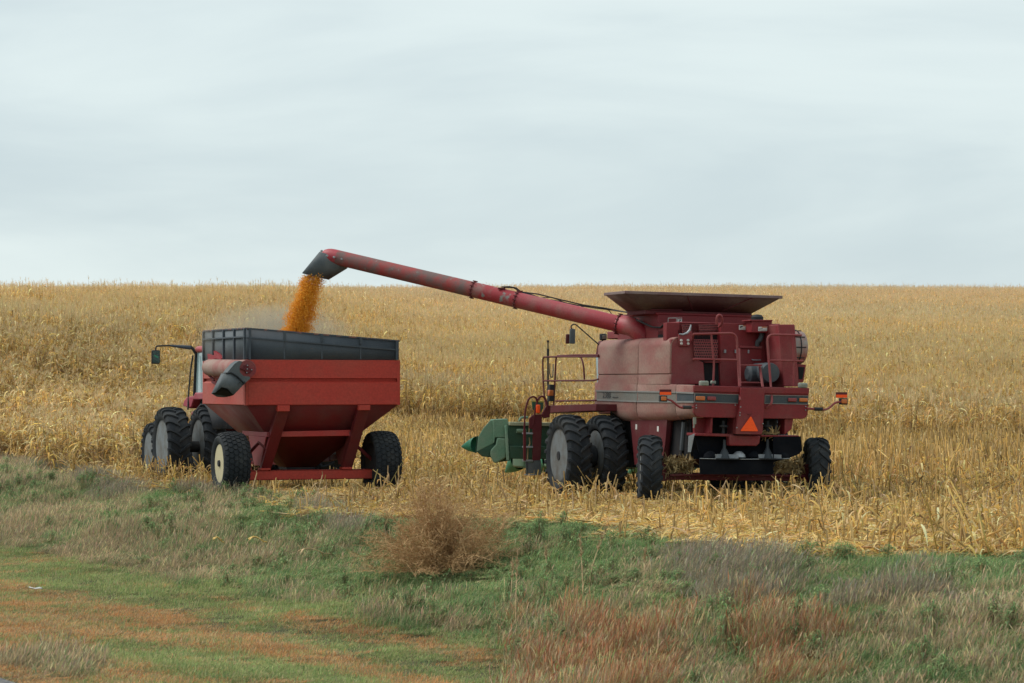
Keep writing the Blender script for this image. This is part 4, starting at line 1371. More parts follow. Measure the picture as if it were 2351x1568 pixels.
ch_.box((-.35, -.45, .55), (.35, 3.6, 1.25)); ch_.box((-.3, -1.1, .48), (.3, 0, .62))
ch_.bar((-.45, -.3, .6), (-.45, -1.0, .55), .07, .1); ch_.bar((.45, -.3, .6), (.45, -1.0, .55), .07, .1)
ch_.build("chassis", DARK, troot, bevel=.02)
hd_ = MB()
hd_.prism([V((-.42, 1.5, 1.25)), V((-.42, 3.9, 1.15)), V((-.42, 4.0, 1.3)), V((-.42, 3.95, 1.72)), V((-.42, 1.5, 2.0))], (.84, 0, 0))
hd_.build("bonnet", RED, troot, bevel=.06, seg=3)
xcab = -.80
yfc = T2(580, 400, x=xcab).y
ycr = yfc - 1.55
ztop = T2(600, 262, x=xcab).z
zbot = T2(575, 640, x=xcab).z
cabb = MB()
for (x, y) in ((xcab, yfc), (-xcab, yfc), (xcab, ycr), (-xcab, ycr)):
    cabb.bar((x * 1.03, y, zbot - .05), (x * .97, y, ztop), .07, .07, (0, 1, 0))
cabb.box((xcab, ycr, zbot - .25), (-xcab, yfc, zbot))
cabb.build("cab_frame", DARK, troot, bevel=.01)
cgl = MB(); cgl.prism([V((xcab * 1.0, ycr + .03, zbot)), V((xcab * 1.0, yfc - .03, zbot)), V((xcab * .95, yfc - .03, ztop)), V((xcab * .95, ycr + .03, ztop))], (-xcab * 2 * .97, 0, 0)); cgl.build("cab_window", GLASS, troot)
zr0 = T2(600, 200, x=xcab).z
rf = MB(); rf.box((xcab * 1.02, ycr - .05, ztop), (-xcab * 1.02, yfc + .06, zr0)); rf.build("cab_roof", paint("tractor_roof_red", (.40, .05, .06), (.38, .16, .14), .45, .75, .4, 2), troot, bevel=.09, seg=4)
zf = T2(560, 635, x=-1.0).z
fd_ = MB()
for s in (-1, 1):
    prof = []
    for k in range(9):
        t = R(-25 + 150 * k / 8)
        prof.append((1.06 * math.cos(t + R(30)) * 1.0, .90 + 1.05 * math.sin(t + R(30))))
    rows = [[V((s * .62, y, z)) for y, z in prof], [V((s * 1.18, y, z)) for y, z in prof]]
    fd_.grid(rows)
o_fd = fd_.build("fender", DARK, troot, solid=.04, angle=40)
sf = MB()
sf.prism([T2(*q, x=-1.0) for q in ((462, 745), (478, 690), (505, 662), (560, 655), (575, 625), (660, 622), (660, 690), (560, 690), (540, 760), (520, 770))], (.35, 0, 0))
sf.build("side_fender", paint("tractor_side_red", (.33, .035, .06), (.34, .12, .13), .45, .75, .4, 2), troot, bevel=.03)
mr = empty("cab_mirror", troot)
yp = yfc + .02
MB().tube(rnd_path([T2(*q, y=yp) for q in ((585, 270), (555, 222), (530, 205))], .04), .04, 8).build("mirror_bracket", DARK, mr)
MB().tube([T2(*q, y=yp) for q in ((535, 215), (450, 207), (350, 197))], [.055, .042, .025], 8).build("mirror_arm", SLATE, mr)
MB().tube(rnd_path([T2(*q, y=yp) for q in ((352, 197), (240, 200), (222, 206), (218, 240))], .05), .020, 8).build("mirror_tube", DARK, mr)
a, b = T2(182, 238, y=yp), T2(258, 364, y=yp)
MB().box(V((a.x, yp - .03, b.z)), V((b.x, yp + .06, a.z))).build("mirror_head", DARK, mr, bevel=.03, seg=3)
MB().box(V((a.x + .02, yp - .036, b.z + .025)), V((b.x - .02, yp - .028, a.z - .025))).build("mirror_glass", paint("dark_mirror", (.03, .07, .06), (.05, .10, .09), .4, .7, .1, 5, spec=.8), mr)
gs = MB(); gs.prism([T2(*q, y=yp - .04) for q in ((205, 282), (222, 286), (244, 300), (240, 312), (220, 302), (206, 292))], (0, .003, 0)); gs.build("mirror_sticker", GREEN_TIP, mr)
st3 = MB(); st3.tube([T2(558, 285, y=yp), T2(540, 400, y=yp), T2(522, 580, y=yp), T2(512, 780, y=yp - .2)], .022, 6); st3.build("work_hose", STRAP, troot)
ml2 = MB(); ml2.tube([V((.55, 1.8, 1.9)), V((.55, 1.8, 2.9))], .06, 12); ml2.build("exhaust_pipe", DARK, troot)

# ------------------------------------------------------------------ the lie of the land
def sstep(x): 
    x = np.clip(x, 0, 1)
    return x * x * (3 - 2 * x)

DV = np.array([-60, 0, 7.6, 9.0, 11.5, 14.0, 16.0, 18.0, 19.6, 21.0, 24, 60])
DZ = np.array([-.72, -.72, -.74, -.86, -1.08, -1.16, -.86, -.36, -.05, .03, 0, 0])
_vv = np.linspace(-60, 60, 1201)
_zz = np.interp(_vv, DV, DZ)
_k = np.hanning(13); _k /= _k.sum()
_zz = np.convolve(np.pad(_zz, 6, mode='edge'), _k, mode='valid')

HY = np.array([0, 65, 90, 120, 150, 200, 300, 400, 480, 600, 900, 1500, 4000])
HZ = np.array([0, 0, .25, .85, 2.1, 4.8, 9.8, 14.2, 16.2, 16.4, 12, 2, -30])

def vcoord(x, y): return .893 * x + .45 * y

def gz(x, y):
    x = np.asarray(x, float); y = np.asarray(y, float)
    v = vcoord(x, y)
    ditch = np.interp(v, _vv, _zz)
    near = 1 - sstep((y - 75) / 60)
    h = np.interp(y, HY, HZ)
    left = 2.5 * sstep((-x - 3.5) / 17) * sstep((y - 67) / 38) * (1 - sstep((y - 170) / 200))
    right = -.5 * sstep((x - 2) / 18) * np.exp(-((y - 110) / 30) ** 2)
    berm = .10 * np.exp(-((v - 19.2) / 1.4) ** 2) * sstep((-x - 3) / 8)
    rough = .05 * np.sin(x * 1.3 + y * .7) * np.sin(y * .9 - x * .4) * (v > 9) * (y < 150)
    und = .5 * np.sin(x * .021 + 1) * sstep((y - 200) / 200)
    return ditch * near + (ditch * 0 + h + left + right) * sstep((v - 20) / 14) + berm * near + rough * np.where((v > 21) & (y < 63), .3, 1) + und

def unproject(px, py):
    """first place where the line of sight through a view pixel meets the ground"""
    d = np.array(ray(px, py))
    ts = np.concatenate([np.arange(12, 90, .15), np.arange(90, 500, .8)])
    P_ = np.array([0, 0, CAM_H])[None] + d[None] * ts[:, None]
    b = P_[:, 2] - gz(P_[:, 0], P_[:, 1])
    i = np.argmax(b < 0)
    if b[i] >= 0: return None
    return P_[i]

def ground_sheet():
    xs = np.concatenate([[-900, -600, -400, -280, -200, -150], np.arange(-120, -40, 4), np.arange(-40, 40.1, .8), np.arange(44, 121, 4), [150, 200, 280, 400, 600, 900]])
    ys = np.concatenate([[-300, -150, -80, -40, -20, 0, 8], np.arange(14, 90, .8), np.arange(90, 200, 3), np.arange(200, 520, 10), [560, 620, 700, 820, 950]])
    X, Y = np.meshgrid(xs, ys)
    Z = gz(X, Y)
    n = len(xs)
    vs = np.stack([X.ravel(), Y.ravel(), Z.ravel()], 1)
    fs = [(j * n + i, j * n + i + 1, (j + 1) * n + i + 1, (j + 1) * n + i) for j in range(len(ys) - 1) for i in range(n - 1)]
    me = D.meshes.new("ground")
    me.from_pydata(vs.tolist(), [], fs)
    v = vcoord(vs[:, 0], vs[:, 1])
    turf = 1 - sstep((v - 18.5) / 2.0)
    turf = np.where(vs[:, 1] > 140, 0, turf)
    at = me.attributes.new("turf", 'FLOAT', 'POINT')
    at.data.foreach_set("value", turf.astype(np.float32))
    me.polygons.foreach_set("use_smooth", [True] * len(fs))
    m, nd, l, b = new_mat("soil_and_turf")
    tc = nd.new("ShaderNodeTexCoord")
    def noise(sc, det, c0, c1, p0=.35, p1=.65):
        a = nd.new("ShaderNodeTexNoise"); a.inputs["Scale"].default_value = sc; a.inputs["Detail"].default_value = det
        l.new(tc.outputs["Object"], a.inputs["Vector"])
        r = nd.new("ShaderNodeValToRGB"); r.color_ramp.elements[0].position = p0; r.color_ramp.elements[1].position = p1
        r.color_ramp.elements[0].color = (*c0, 1); r.color_ramp.elements[1].color = (*c1, 1)
        l.new(a.outputs["Fac"], r.inputs["Fac"])
        return r.outputs["Color"], a.outputs["Fac"]
    soil, sf_ = noise(9, 8, (.055, .038, .024), (.30, .215, .11))
    turf_c, _ = noise(3, 8, (.045, .055, .025), (.13, .11, .06))
    at_n = nd.new("ShaderNodeAttribute"); at_n.attribute_name = "turf"
    mx = nd.new("ShaderNodeMix"); mx.data_type = 'RGBA'
    l.new(at_n.outputs["Fac"], mx.inputs[0]); l.new(soil, mx.inputs[6]); l.new(turf_c, mx.inputs[7])
    l.new(mx.outputs[2], b.inputs["Base Color"])
    b.inputs["Roughness"].default_value = .95
    b.inputs["Specular IOR Level"].default_value = .1
    bp = nd.new("ShaderNodeBump"); bp.inputs["Strength"].default_value = .6; bp.inputs["Distance"].default_value = .05
    l.new(sf_, bp.inputs["Height"]); l.new(bp.outputs["Normal"], b.inputs["Normal"])
    me.materials.append(m)
    o = D.objects.new("ground", me); COL.objects.link(o)
    tag(o, "rising farm field and grassy roadside ditch", None, kind="structure")
ground_sheet()

# gravel edge of the road at the very bottom left
def road_sheet():
    us = np.arange(-60, 140, 2.0); vs_ = np.array([-9, -6, -3, 0, 3, 6, 7.2, 7.9])
    pts, fs = [], []
    for u in us:
        for v in vs_:
            vv = v + (.12 * math.sin(u * 1.7) if v > 7 else 0)
            x = -.45 * u + .893 * vv; y = .893 * u + .45 * vv
            # t = (-.45,.893), n = (.893,.45)
            pts.append((x, y, float(gz(x, y)) + .02))
    n = len(vs_)
    fs = [(i * n + k, i * n + k + 1, (i + 1) * n + k + 1, (i + 1) * n + k) for i in range(len(us) - 1) for k in range(n - 1)]
    o = MB().add(pts, fs).build("road", paint("grey_gravel", (.085, .085, .088), (.20, .19, .18), .4, .6, .9, 14, bump=.6), None)
    tag(o, "strip of dark gravel road edge in the bottom left corner", None, kind="structure")
road_sheet()

# ------------------------------------------------------------------ plants: patches, scattered with geometry nodes
def stuff_mat(name, transl=.25, rough=.75):
    m, n, l, b = new_mat(name)
    a = n.new("ShaderNodeAttribute"); a.attribute_name = "col"
    t = n.new("ShaderNodeAttribute"); t.attribute_type = 'INSTANCER'; t.attribute_name = "tint"
    mx = n.new("ShaderNodeMix"); mx.data_type = 'RGBA'; mx.blend_type = 'MULTIPLY'; mx.inputs[0].default_value = 1
    l.new(a.outputs["Color"], mx.inputs[6]); l.new(t.outputs["Color"], mx.inputs[7])
    df = n.new("ShaderNodeBsdfDiffuse"); tr = n.new("ShaderNodeBsdfTranslucent"); ms = n.new("ShaderNodeMixShader")
    l.new(mx.outputs[2], df.inputs["Color"]); l.new(mx.outputs[2], tr.inputs["Color"])
    ms.inputs[0].default_value = transl
    l.new(df.outputs[0], ms.inputs[1]); l.new(tr.outputs[0], ms.inputs[2])
    out = [x for x in n if x.type == 'OUTPUT_MATERIAL'][0]
    l.new(ms.outputs[0], out.inputs["Surface"])
    n.remove(b)
    return m
M_STRAW = stuff_mat("dry_corn_leaf", .38)
M_GRASS = stuff_mat("grass_blade", .38)

class PB:
    """patch builder: quads with a colour per strip, kept in numpy"""
    def __init__(self): self.v, self.q, self.c, self.n = [], [], [], 0
    def strip(self, pts, widths, wdir, col):
        """pts (k,3), widths (k), wdir (3) or (k,3)"""
        pts = np.asarray(pts, float); k = len(pts)
        w = np.asarray(widths, float)[:, None] * np.asarray(wdir, float).reshape(-1, 3) / 2
        vs = np.empty((2 * k, 3)); vs[0::2] = pts - w; vs[1::2] = pts + w
        i = self.n + 2 * np.arange(k - 1)
        self.q.append(np.stack([i, i + 1, i + 3, i + 2], 1))
        self.v.append(vs); self.c.append(np.repeat(np.array([[*col, 1.0]]), 2 * k, 0)); self.n += 2 * k
    def rod(self, a, b, r0, r1, col, n=4):
        a, b = np.asarray(a, float), np.asarray(b, float)
        d = b - a; d /= np.linalg.norm(d)
        u = np.cross(d, [0, 0, 1.0] if abs(d[2]) < .9 else [1.0, 0, 0]); u /= np.linalg.norm(u); w = np.cross(d, u)
        t = 2 * np.pi * np.arange(n) / n
        ring = np.cos(t)[:, None] * u + np.sin(t)[:, None] * w
        vs = np.concatenate([a + ring * r0, b + ring * r1])
        i = np.arange(n); j = (i + 1) % n
        self.q.append(self.n + np.stack([i, j, j + n, i + n], 1))
        if n == 4: self.q.append(np.array([[self.n + 4, self.n + 5, self.n + 6, self.n + 7]]))
        self.v.append(vs); self.c.append(np.repeat(np.array([[*col, 1.0]]), 2 * n, 0)); self.n += 2 * n
    def mesh(self, name, mat):
        v = np.concatenate(self.v).astype(np.float32); q = np.concatenate(self.q).astype(np.int32); c = np.concatenate(self.c).astype(np.float32)
        me = D.meshes.new(name)
        me.vertices.add(len(v)); me.vertices.foreach_set("co", v.ravel())
        me.loops.add(len(q) * 4); me.loops.foreach_set("vertex_index", q.ravel())
        me.polygons.add(len(q)); me.polygons.foreach_set("loop_start", np.arange(0, len(q) * 4, 4, dtype=np.int32))
        me.update(calc_edges=True)
        at = me.attributes.new("col", 'FLOAT_COLOR', 'POINT'); at.data.foreach_set("color", c.ravel())
        me.materials.append(mat)
        return D.objects.new(name, me)      # kept out of the scene: only its scattered copies show

def scatter(name, pts, rots, scls, idx, tints, sources):
    me = D.meshes.new(name)
    me.vertices.add(len(pts)); me.vertices.foreach_set("co", np.asarray(pts, np.float32).ravel())
    for nm, ty, arr, key in (("rot", 'FLOAT_VECTOR', rots, "vector"), ("scl", 'FLOAT_VECTOR', scls, "vector"), ("idx", 'INT', idx, "value"), ("tint", 'FLOAT_COLOR', tints, "color")):
        at = me.attributes.new(nm, ty, 'POINT')
        at.data.foreach_set(key, np.asarray(arr, np.int32 if ty == 'INT' else np.float32).ravel())
    o = D.objects.new(name, me); COL.objects.link(o)
    ng = D.node_groups.new(name + "_scatter", 'GeometryNodeTree')
    ng.interface.new_socket("Geometry", in_out='INPUT', socket_type='NodeSocketGeometry')
    ng.interface.new_socket("Geometry", in_out='OUTPUT', socket_type='NodeSocketGeometry')
    N, L = ng.nodes, ng.links
    gi = N.new("NodeGroupInput"); go = N.new("NodeGroupOutput")
    iop = N.new("GeometryNodeInstanceOnPoints")
    jn = N.new("GeometryNodeJoinGeometry")
    for s in reversed(sources):          # the join lists its inputs last first
        oi = N.new("GeometryNodeObjectInfo"); oi.inputs["Object"].default_value = s; oi.inputs["As Instance"].default_value = True
        L.new(oi.outputs["Geometry"], jn.inputs[0])
    def na(nm, dt):
        a = N.new("GeometryNodeInputNamedAttribute"); a.data_type = dt; a.inputs["Name"].default_value = nm
        return a.outputs[0]
    L.new(gi.outputs[0], iop.inputs["Points"]); L.new(jn.outputs[0], iop.inputs["Instance"])
    iop.inputs["Pick Instance"].default_value = True
    L.new(na("idx", 'INT'), iop.inputs["Instance Index"])
    e2r = N.new("FunctionNodeEulerToRotation"); L.new(na("rot", 'FLOAT_VECTOR'), e2r.inputs[0]); L.new(e2r.outputs[0], iop.inputs["Rotation"])
    L.new(na("scl", 'FLOAT_VECTOR'), iop.inputs["Scale"])
    L.new(iop.outputs[0], go.inputs[0])
    md = o.modifiers.new("scatter", 'NODES'); md.node_group = ng
    return o

rg = RNG
def jitcol(base, s=.18, sat=.06):
    return np.clip(np.asarray(base) * (1 + rg.normal(0, s)) * (1 + rg.normal(0, sat, 3)), .01, .9)

STALKC = [(.66, .45, .16), (.70, .52, .24), (.50, .34, .14), (.60, .44, .22)]
LEAFC = [(.74, .51, .18), (.80, .61, .29), (.66, .42, .13), (.48, .34, .15), (.82, .66, .38), (.30, .21, .11)]

def leaf(pb, p, az, L, w, lift, droop, col, twist=0):
    k = 5
    t = np.linspace(0, 1, k)
    out = np.array([math.cos(az), math.sin(az), 0])
    r = L * (t - .28 * t ** 3 * droop)
    z = L * (lift * t - droop * t ** 2)
    pts = np.asarray(p)[None] + r[:, None] * out[None] + np.array([0, 0, 1.0])[None] * z[:, None]
    sd = np.array([-math.sin(az), math.cos(az), 0])
    a = twist * t
    wd = np.cos(a)[:, None] * sd[None] + np.sin(a)[:, None] * np.array([0, 0, 1.0])[None]
    pb.strip(pts, w * np.array([.6, 1, .95, .6, .08]), wd, col)

def corn_plant(pb, x, y, far=False):
    H = rg.normal(2.15, .24 if far else .17)
    lean = rg.normal(0, .05, 2)
    tone = 1 + rg.normal(0, .19)
    top = np.array([x + lean[0] * H, y + lean[1] * H, H])
    base = np.array([x, y, 0.0])
    pb.rod(base, top, .014, .007, np.array(STALKC[rg.integers(4)]) * tone, 3)
    n = 7 if far else 10
    az0 = rg.uniform(0, 6.28)
    for i in range(n):
        f = .18 + .76 * i / (n - 1)
        p = base + (top - base) * f
        L = rg.uniform(.38, .68) * (1.1 - .4 * abs(f - .5))
        az = az0 + math.pi * i + rg.normal(0, .5)
        c = jitcol(LEAFC[rg.integers(len(LEAFC))], .24) * tone
        if f < .52 and rg.random() < .6: c = jitcol((.28, .20, .115), .25)
        leaf(pb, p, az, L, rg.uniform(.032, .062), rg.uniform(.2, .75), rg.uniform(.8, 1.7), c, rg.normal(0, 1.2))
    for _ in range(rg.integers(1, 3)):
        f = rg.uniform(.42, .58)
        p = base + (top - base) * f
        az = rg.uniform(0, 6.28)
        q = p + np.array([math.cos(az) * .10, math.sin(az) * .10, -.20 + rg.uniform(-.05, .22)])
        pb.rod(p, q, .026, .018, jitcol((.68, .52, .26), .12), 4)
    for k in range(6):
        az = rg.uniform(0, 6.28)
        q = top + np.array([math.cos(az) * .10 * (k > 0), math.sin(az) * .10 * (k > 0), rg.uniform(.18, .34)])
        pb.strip([top, (top + q) / 2 + [0, 0, .02], q], [.012, .013, .006], [math.cos(az + 1.57), math.sin(az + 1.57), 0], jitcol((.62, .50, .30), .12))

def corn_patch(i, far):
    pb = PB()
    for r in range(4):
        for k in range(14):
            corn_plant(pb, -1.52 + .76 * r + .38 + rg.normal(0, .05), -1.5 + 3 * (k + .5) / 14 + rg.normal(0, .06), far)
    return pb.mesh("corn_patch", M_STRAW)
CORN_N = [corn_patch(i, False) for i in range(5)]
CORN_F = [corn_patch(i, True) for i in range(4)]

def debris(pb, n, half, zmax, pale=1.0):
    for _ in range(n):
        x, y = rg.uniform(-half, half, 2)
        L = rg.uniform(.08, .42); az = rg.uniform(0, 6.28); tilt = rg.normal(0, .22)
        z = rg.uniform(.005, zmax)
        d = np.array([math.cos(az) * math.cos(tilt), math.sin(az) * math.cos(tilt), math.sin(tilt)])
        p = np.array([x, y, z]); m = p + d * L * .5 + [0, 0, rg.uniform(0, .05)]; e = p + d * L
        e[2] = max(e[2], .004)
        w = rg.uniform(.010, .034)
        tw = rg.normal(0, .5)
        wd = np.array([-math.sin(az) * math.cos(tw), math.cos(az) * math.cos(tw), math.sin(tw)])
        c = jitcol(LEAFC[rg.choice(6, p=[.19, .23, .14, .15, .16, .13])], .2) * pale
        pb.strip([p, m, e], [w * .8, w, w * .5], wd, c)

def stub(pb, x, y, h, lean=.12, leaves=2):
    l = rg.normal(0, lean, 2)
    top = np.array([x + l[0] * h, y + l[1] * h, h])
    c = np.array(STALKC[rg.integers(4)]) * rg.uniform(.6, 1.15)
    pb.rod([x, y, -.02], top, .0135, .012, c, 4)
    for _ in range(leaves):
        f = rg.uniform(.1, .9)
        leaf(pb, np.array([x, y, 0]) * (1 - f) + top * f, rg.uniform(0, 6.28), rg.uniform(.12, .38), rg.uniform(.02, .05), rg.uniform(.0, .8), rg.uniform(.7, 1.8), jitcol(LEAFC[rg.integers(6)], .2), rg.normal(0, 1))

def stubble_patch(kind):
    pb = PB()
    if kind == 'low':
        debris(pb, 950, 1.15, .07)
        for k in range(20): stub(pb, rg.choice([-.76, 0, .76]) + rg.normal(0, .06), rg.uniform(-1, 1), rg.uniform(.10, .42), .2, 0)
        for k in range(6):
            x, y = rg.uniform(-1, 1, 2); az = rg.uniform(0, 6.28); L = rg.uniform(.3, .9)
            pb.rod([x, y, .05], [x + L * math.cos(az), y + L * math.sin(az), rg.uniform(.02, .12)], .012, .011, jitcol(STALKC[rg.integers(4)], .15), 4)
    elif kind == 'high':
        debris(pb, 430, 1.15, .16, .92)
        for k in range(26): stub(pb, rg.choice([-.76, 0, .76]) + rg.normal(0, .09), rg.uniform(-1, 1), rg.uniform(.22, .75), .22, 3)
        for k in range(22):
            x, y = rg.uniform(-1, 1, 2); az = rg.uniform(0, 6.28); L = rg.uniform(.3, 1.0); t = abs(rg.normal(.3, .35))
            pb.rod([x, y, .03], [x + L * math.cos(az) * math.cos(t), y + L * math.sin(az) * math.cos(t), .05 + L * math.sin(t)], .012, .010, jitcol(STALKC[rg.integers(4)], .2), 4)
        for k in range(90):
            x, y = rg.uniform(-1, 1, 2)
            leaf(pb, [x, y, rg.uniform(.1, .5)], rg.uniform(0, 6.28), rg.uniform(.15, .42), rg.uniform(.02, .045), rg.uniform(-.2, .9), rg.uniform(.4, 1.5), jitcol(LEAFC[rg.integers(6)], .2), rg.normal(0, 1.3))
    return pb.mesh("stubble_patch", M_STRAW)

def stand_patch():
    """stripped stalks still upright among the trash"""
    pb = PB()
    debris(pb, 260, 1.15, .14, .9)
    for k in range(62): stub(pb, rg.choice([-.76, 0, .76]) + rg.normal(0, .13), rg.uniform(-1, 1), rg.uniform(.35, 1.05), .13, 3)
    for k in range(10):
        x, y = rg.uniform(-1, 1, 2); az = rg.uniform(0, 6.28); L = rg.uniform(.4, 1.1); t = abs(rg.normal(.4, .3))
        pb.rod([x, y, .03], [x + L * math.cos(az) * math.cos(t), y + L * math.sin(az) * math.cos(t), .05 + L * math.sin(t)], .012, .010, jitcol(STALKC[rg.integers(4)], .2), 4)
    return pb.mesh("stubble_patch", M_STRAW)
STUB_L = [stubble_patch('low') for _ in range(5)]
STUB_H = [stubble_patch('high') for _ in range(5)]
STAND = [stand_patch() for _ in range(5)]

# where the standing corn begins (foot of its front row, along the field)
EDGE_X = [-900, 0, 200, 340, 470, 930, 1240, 1900, 2350, 3200]
EDGE_Y = [800, 838, 848, 858, 872, 955, 968, 1008, 1022, 1045]
def edge_py(px): return np.interp(px, EDGE_X, EDGE_Y)

# patch lattice for the standing corn
def lattice(y0, y1, step, xhalf):
    pts = []
    y = y0
    while y < y1:
        w = xhalf(y)
        xs = np.arange(-w, w, step)
        pts.append(np.stack([xs + rg.uniform(-.25, .25, len(xs)) * step, np.full(len(xs), y) + rg.uniform(-.25, .25, len(xs)) * step], 1))
        y += step
    return np.concatenate(pts)
cp_pts = lattice(70, 520, 2.7, lambda y: .26 * y + 14)
cz = gz(cp_pts[:, 0], cp_pts[:, 1])
px_, py_ = to_px(cp_pts[:, 0], cp_pts[:, 1], cz)
wob = 5 * np.sin(px_ * .021) + 3 * np.sin(px_ * .057 + 1)
keep = (py_ < edge_py(px_) + wob - 4) & (vcoord(cp_pts[:, 0], cp_pts[:, 1]) > 24)
cp_pts, cz = cp_pts[keep], cz[keep]
n = len(cp_pts)
far = cp_pts[:, 1] > 190
idx = np.where(far, rg.integers(0, 4, n) + 5, rg.integers(0, 5, n))
def field_noise(x, y, s):
    return (np.sin(x / s + 1.3 * np.sin(y / s * .7)) + np.sin(y / s * 1.3 + 1.7 * np.sin(x / s * .6 + 2)) + np.sin((x + y) / s * .53 + 1)) / 3
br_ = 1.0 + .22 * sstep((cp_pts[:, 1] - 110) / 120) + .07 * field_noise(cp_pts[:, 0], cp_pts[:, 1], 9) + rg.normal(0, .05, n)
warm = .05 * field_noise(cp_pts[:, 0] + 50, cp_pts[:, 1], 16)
tint = np.stack([1.06 * br_ * (1 + warm), 1.02 * br_, .92 * br_ * (1 - warm * 1.5) * (1 + .16 * sstep((cp_pts[:, 1] - 130) / 250)), np.ones(n)], 1)  # paler and bluer with distance: haze put into the corn tint
rots = np.stack([rg.normal(0, .02, n), rg.normal(0, .02, n), np.radians(18) + rg.choice([0, math.pi], n) + rg.normal(0, .25, n)], 1)
scl = np.stack([np.ones(n), np.ones(n), rg.normal(1, .07, n)], 1)
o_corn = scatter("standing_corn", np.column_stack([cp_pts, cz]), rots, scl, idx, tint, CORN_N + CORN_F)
tag(o_corn, "dry golden standing corn covering the hillside up to the skyline", "corn crop", kind="stuff")

# stubble and trash on the harvested ground
sp = lattice(26, 175, 1.55, lambda y: .24 * y + 8)
sz = gz(sp[:, 0], sp[:, 1])
px_, py_ = to_px(sp[:, 0], sp[:, 1], sz)
v_ = vcoord(sp[:, 0], sp[:, 1])
edge_v = .2 + 20.2 + .5 * np.sin(sp[:, 0] * .8) + .4 * np.sin(sp[:, 1] * .6) + 3.2 * sstep((sp[:, 0] - 2.5) / 6) + 1.8 * sstep((-sp[:, 0] - 7) / 8)
keep = (v_ > edge_v) & (py_ > edge_py(px_) - 14)
sp, sz, px_, py_, v_ = sp[keep], sz[keep], px_[keep], py_[keep], v_[keep]
n = len(sp)
# tall leafy trash: uphill behind the machines and on the left slope; beaten-down straw in front of them
tallness = sstep((1128 - py_) / 50) * np.where(px_ < 330, 1, 1)
tallness = np.where((px_ > 1900), sstep((1165 - py_) / 60), tallness)
tallness = np.where((px_ > 560) & (px_ < 920), sstep((1075 - py_) / 40), tallness)
tallness = np.where((px_ > 1200) & (px_ <= 1910), sstep((1100 - py_) / 40), tallness)
isH = rg.random(n) < np.clip(tallness, .08, 1)
idx = np.where(isH, rg.integers(5, 10, n), rg.integers(0, 5, n))
isC = (py_ < 1080) & (px_ < 560) & (rg.random(n) < .8)                 # shorter broken plants still standing on the left slope
isC |= (py_ < 1085) & (px_ > 900) & (px_ < 1300) & (rg.random(n) < .4)
isC |= (py_ < 1090) & (px_ >= 1300) & (px_ < 1880) & (rg.random(n) < .3)
isC |= (py_ < 1125) & (px_ > 1870) & (rg.random(n) < .8)
isC |= (py_ < 1092) & (px_ < 330) & (rg.random(n) < .5)
isE = (py_ - edge_py(px_) < 26) & (rg.random(n) < .7)                  # ragged front of the standing crop
isC |= isE
isC &= ~((px_ > 320) & (px_ < 960) & (py_ > 1060))
idx = np.where(isC, np.where(isE | ((px_ < 560) & (rg.random(n) < .75)), rg.integers(10, 15, n), rg.integers(15, 20, n)), idx)
br_ = .96 + .14 * field_noise(sp[:, 0], sp[:, 1], 3) + rg.normal(0, .09, n)
tint = np.stack([1.05 * br_, 1.01 * br_, .95 * br_, np.ones(n)], 1)
rots = np.stack([rg.normal(0, .03, n), rg.normal(0, .03, n), np.radians(18) + rg.choice([0, math.pi], n) + rg.normal(0, .3, n)], 1)
hs_ = np.where(isH & (px_ < 345) & (py_ < 1075), rg.uniform(1.2, 1.8, n), 1.0)
hs_ = np.where(isH & (px_ > 1900), rg.uniform(.9, 1.35, n), hs_)
hs_ = np.where(isC, np.where(isE, rg.uniform(.45, .9, n), np.where(px_ < 560, rg.uniform(.36, .62, n), np.where(px_ > 1870, rg.uniform(.8, 1.3, n), rg.uniform(.6, 1.0, n)))), hs_)
rots[:, :2] += np.where(isC, 1, 0)[:, None] * rg.normal(0, .07, (n, 2))
scl = np.stack([np.ones(n), np.ones(n), hs_], 1)
o_st = scatter("corn_stubble", np.column_stack([sp, sz]), rots, scl, idx, tint, STUB_L + STUB_H + CORN_N + STAND)
tag(o_st, "cut corn stubble and straw littering the harvested ground", "stubble", kind="stuff")

# ------------------------------------------------------------------ roadside grasses
GREENS = [(0.185, 0.304, 0.122), (0.232, 0.342, 0.139), (0.13, 0.213, 0.099), (0.315, 0.375, 0.185)]
SOFTGR = [(0.297, 0.365, 0.134), (0.371, 0.408, 0.166), (0.476, 0.467, 0.218), (0.238, 0.321, 0.128)]
TANS = [(0.544, 0.421, 0.248), (0.467, 0.369, 0.223), (0.389, 0.311, 0.191), (0.609, 0.467, 0.28), (0.311, 0.259, 0.159)]
ORNG = [(0.65, 0.302, 0.112), (0.694, 0.381, 0.174), (0.56, 0.28, 0.129), (0.672, 0.459, 0.235)]
REDS = [(.36, .15, .08), (0.431, 0.192, 0.1), (0.496, 0.271, 0.145), (0.323, 0.155, 0.086), (0.539, 0.37, 0.205), (0.388, 0.259, 0.145)]
GREYS = [(0.31, 0.27, 0.196), (0.391, 0.322, 0.23), (0.23, 0.207, 0.149)]

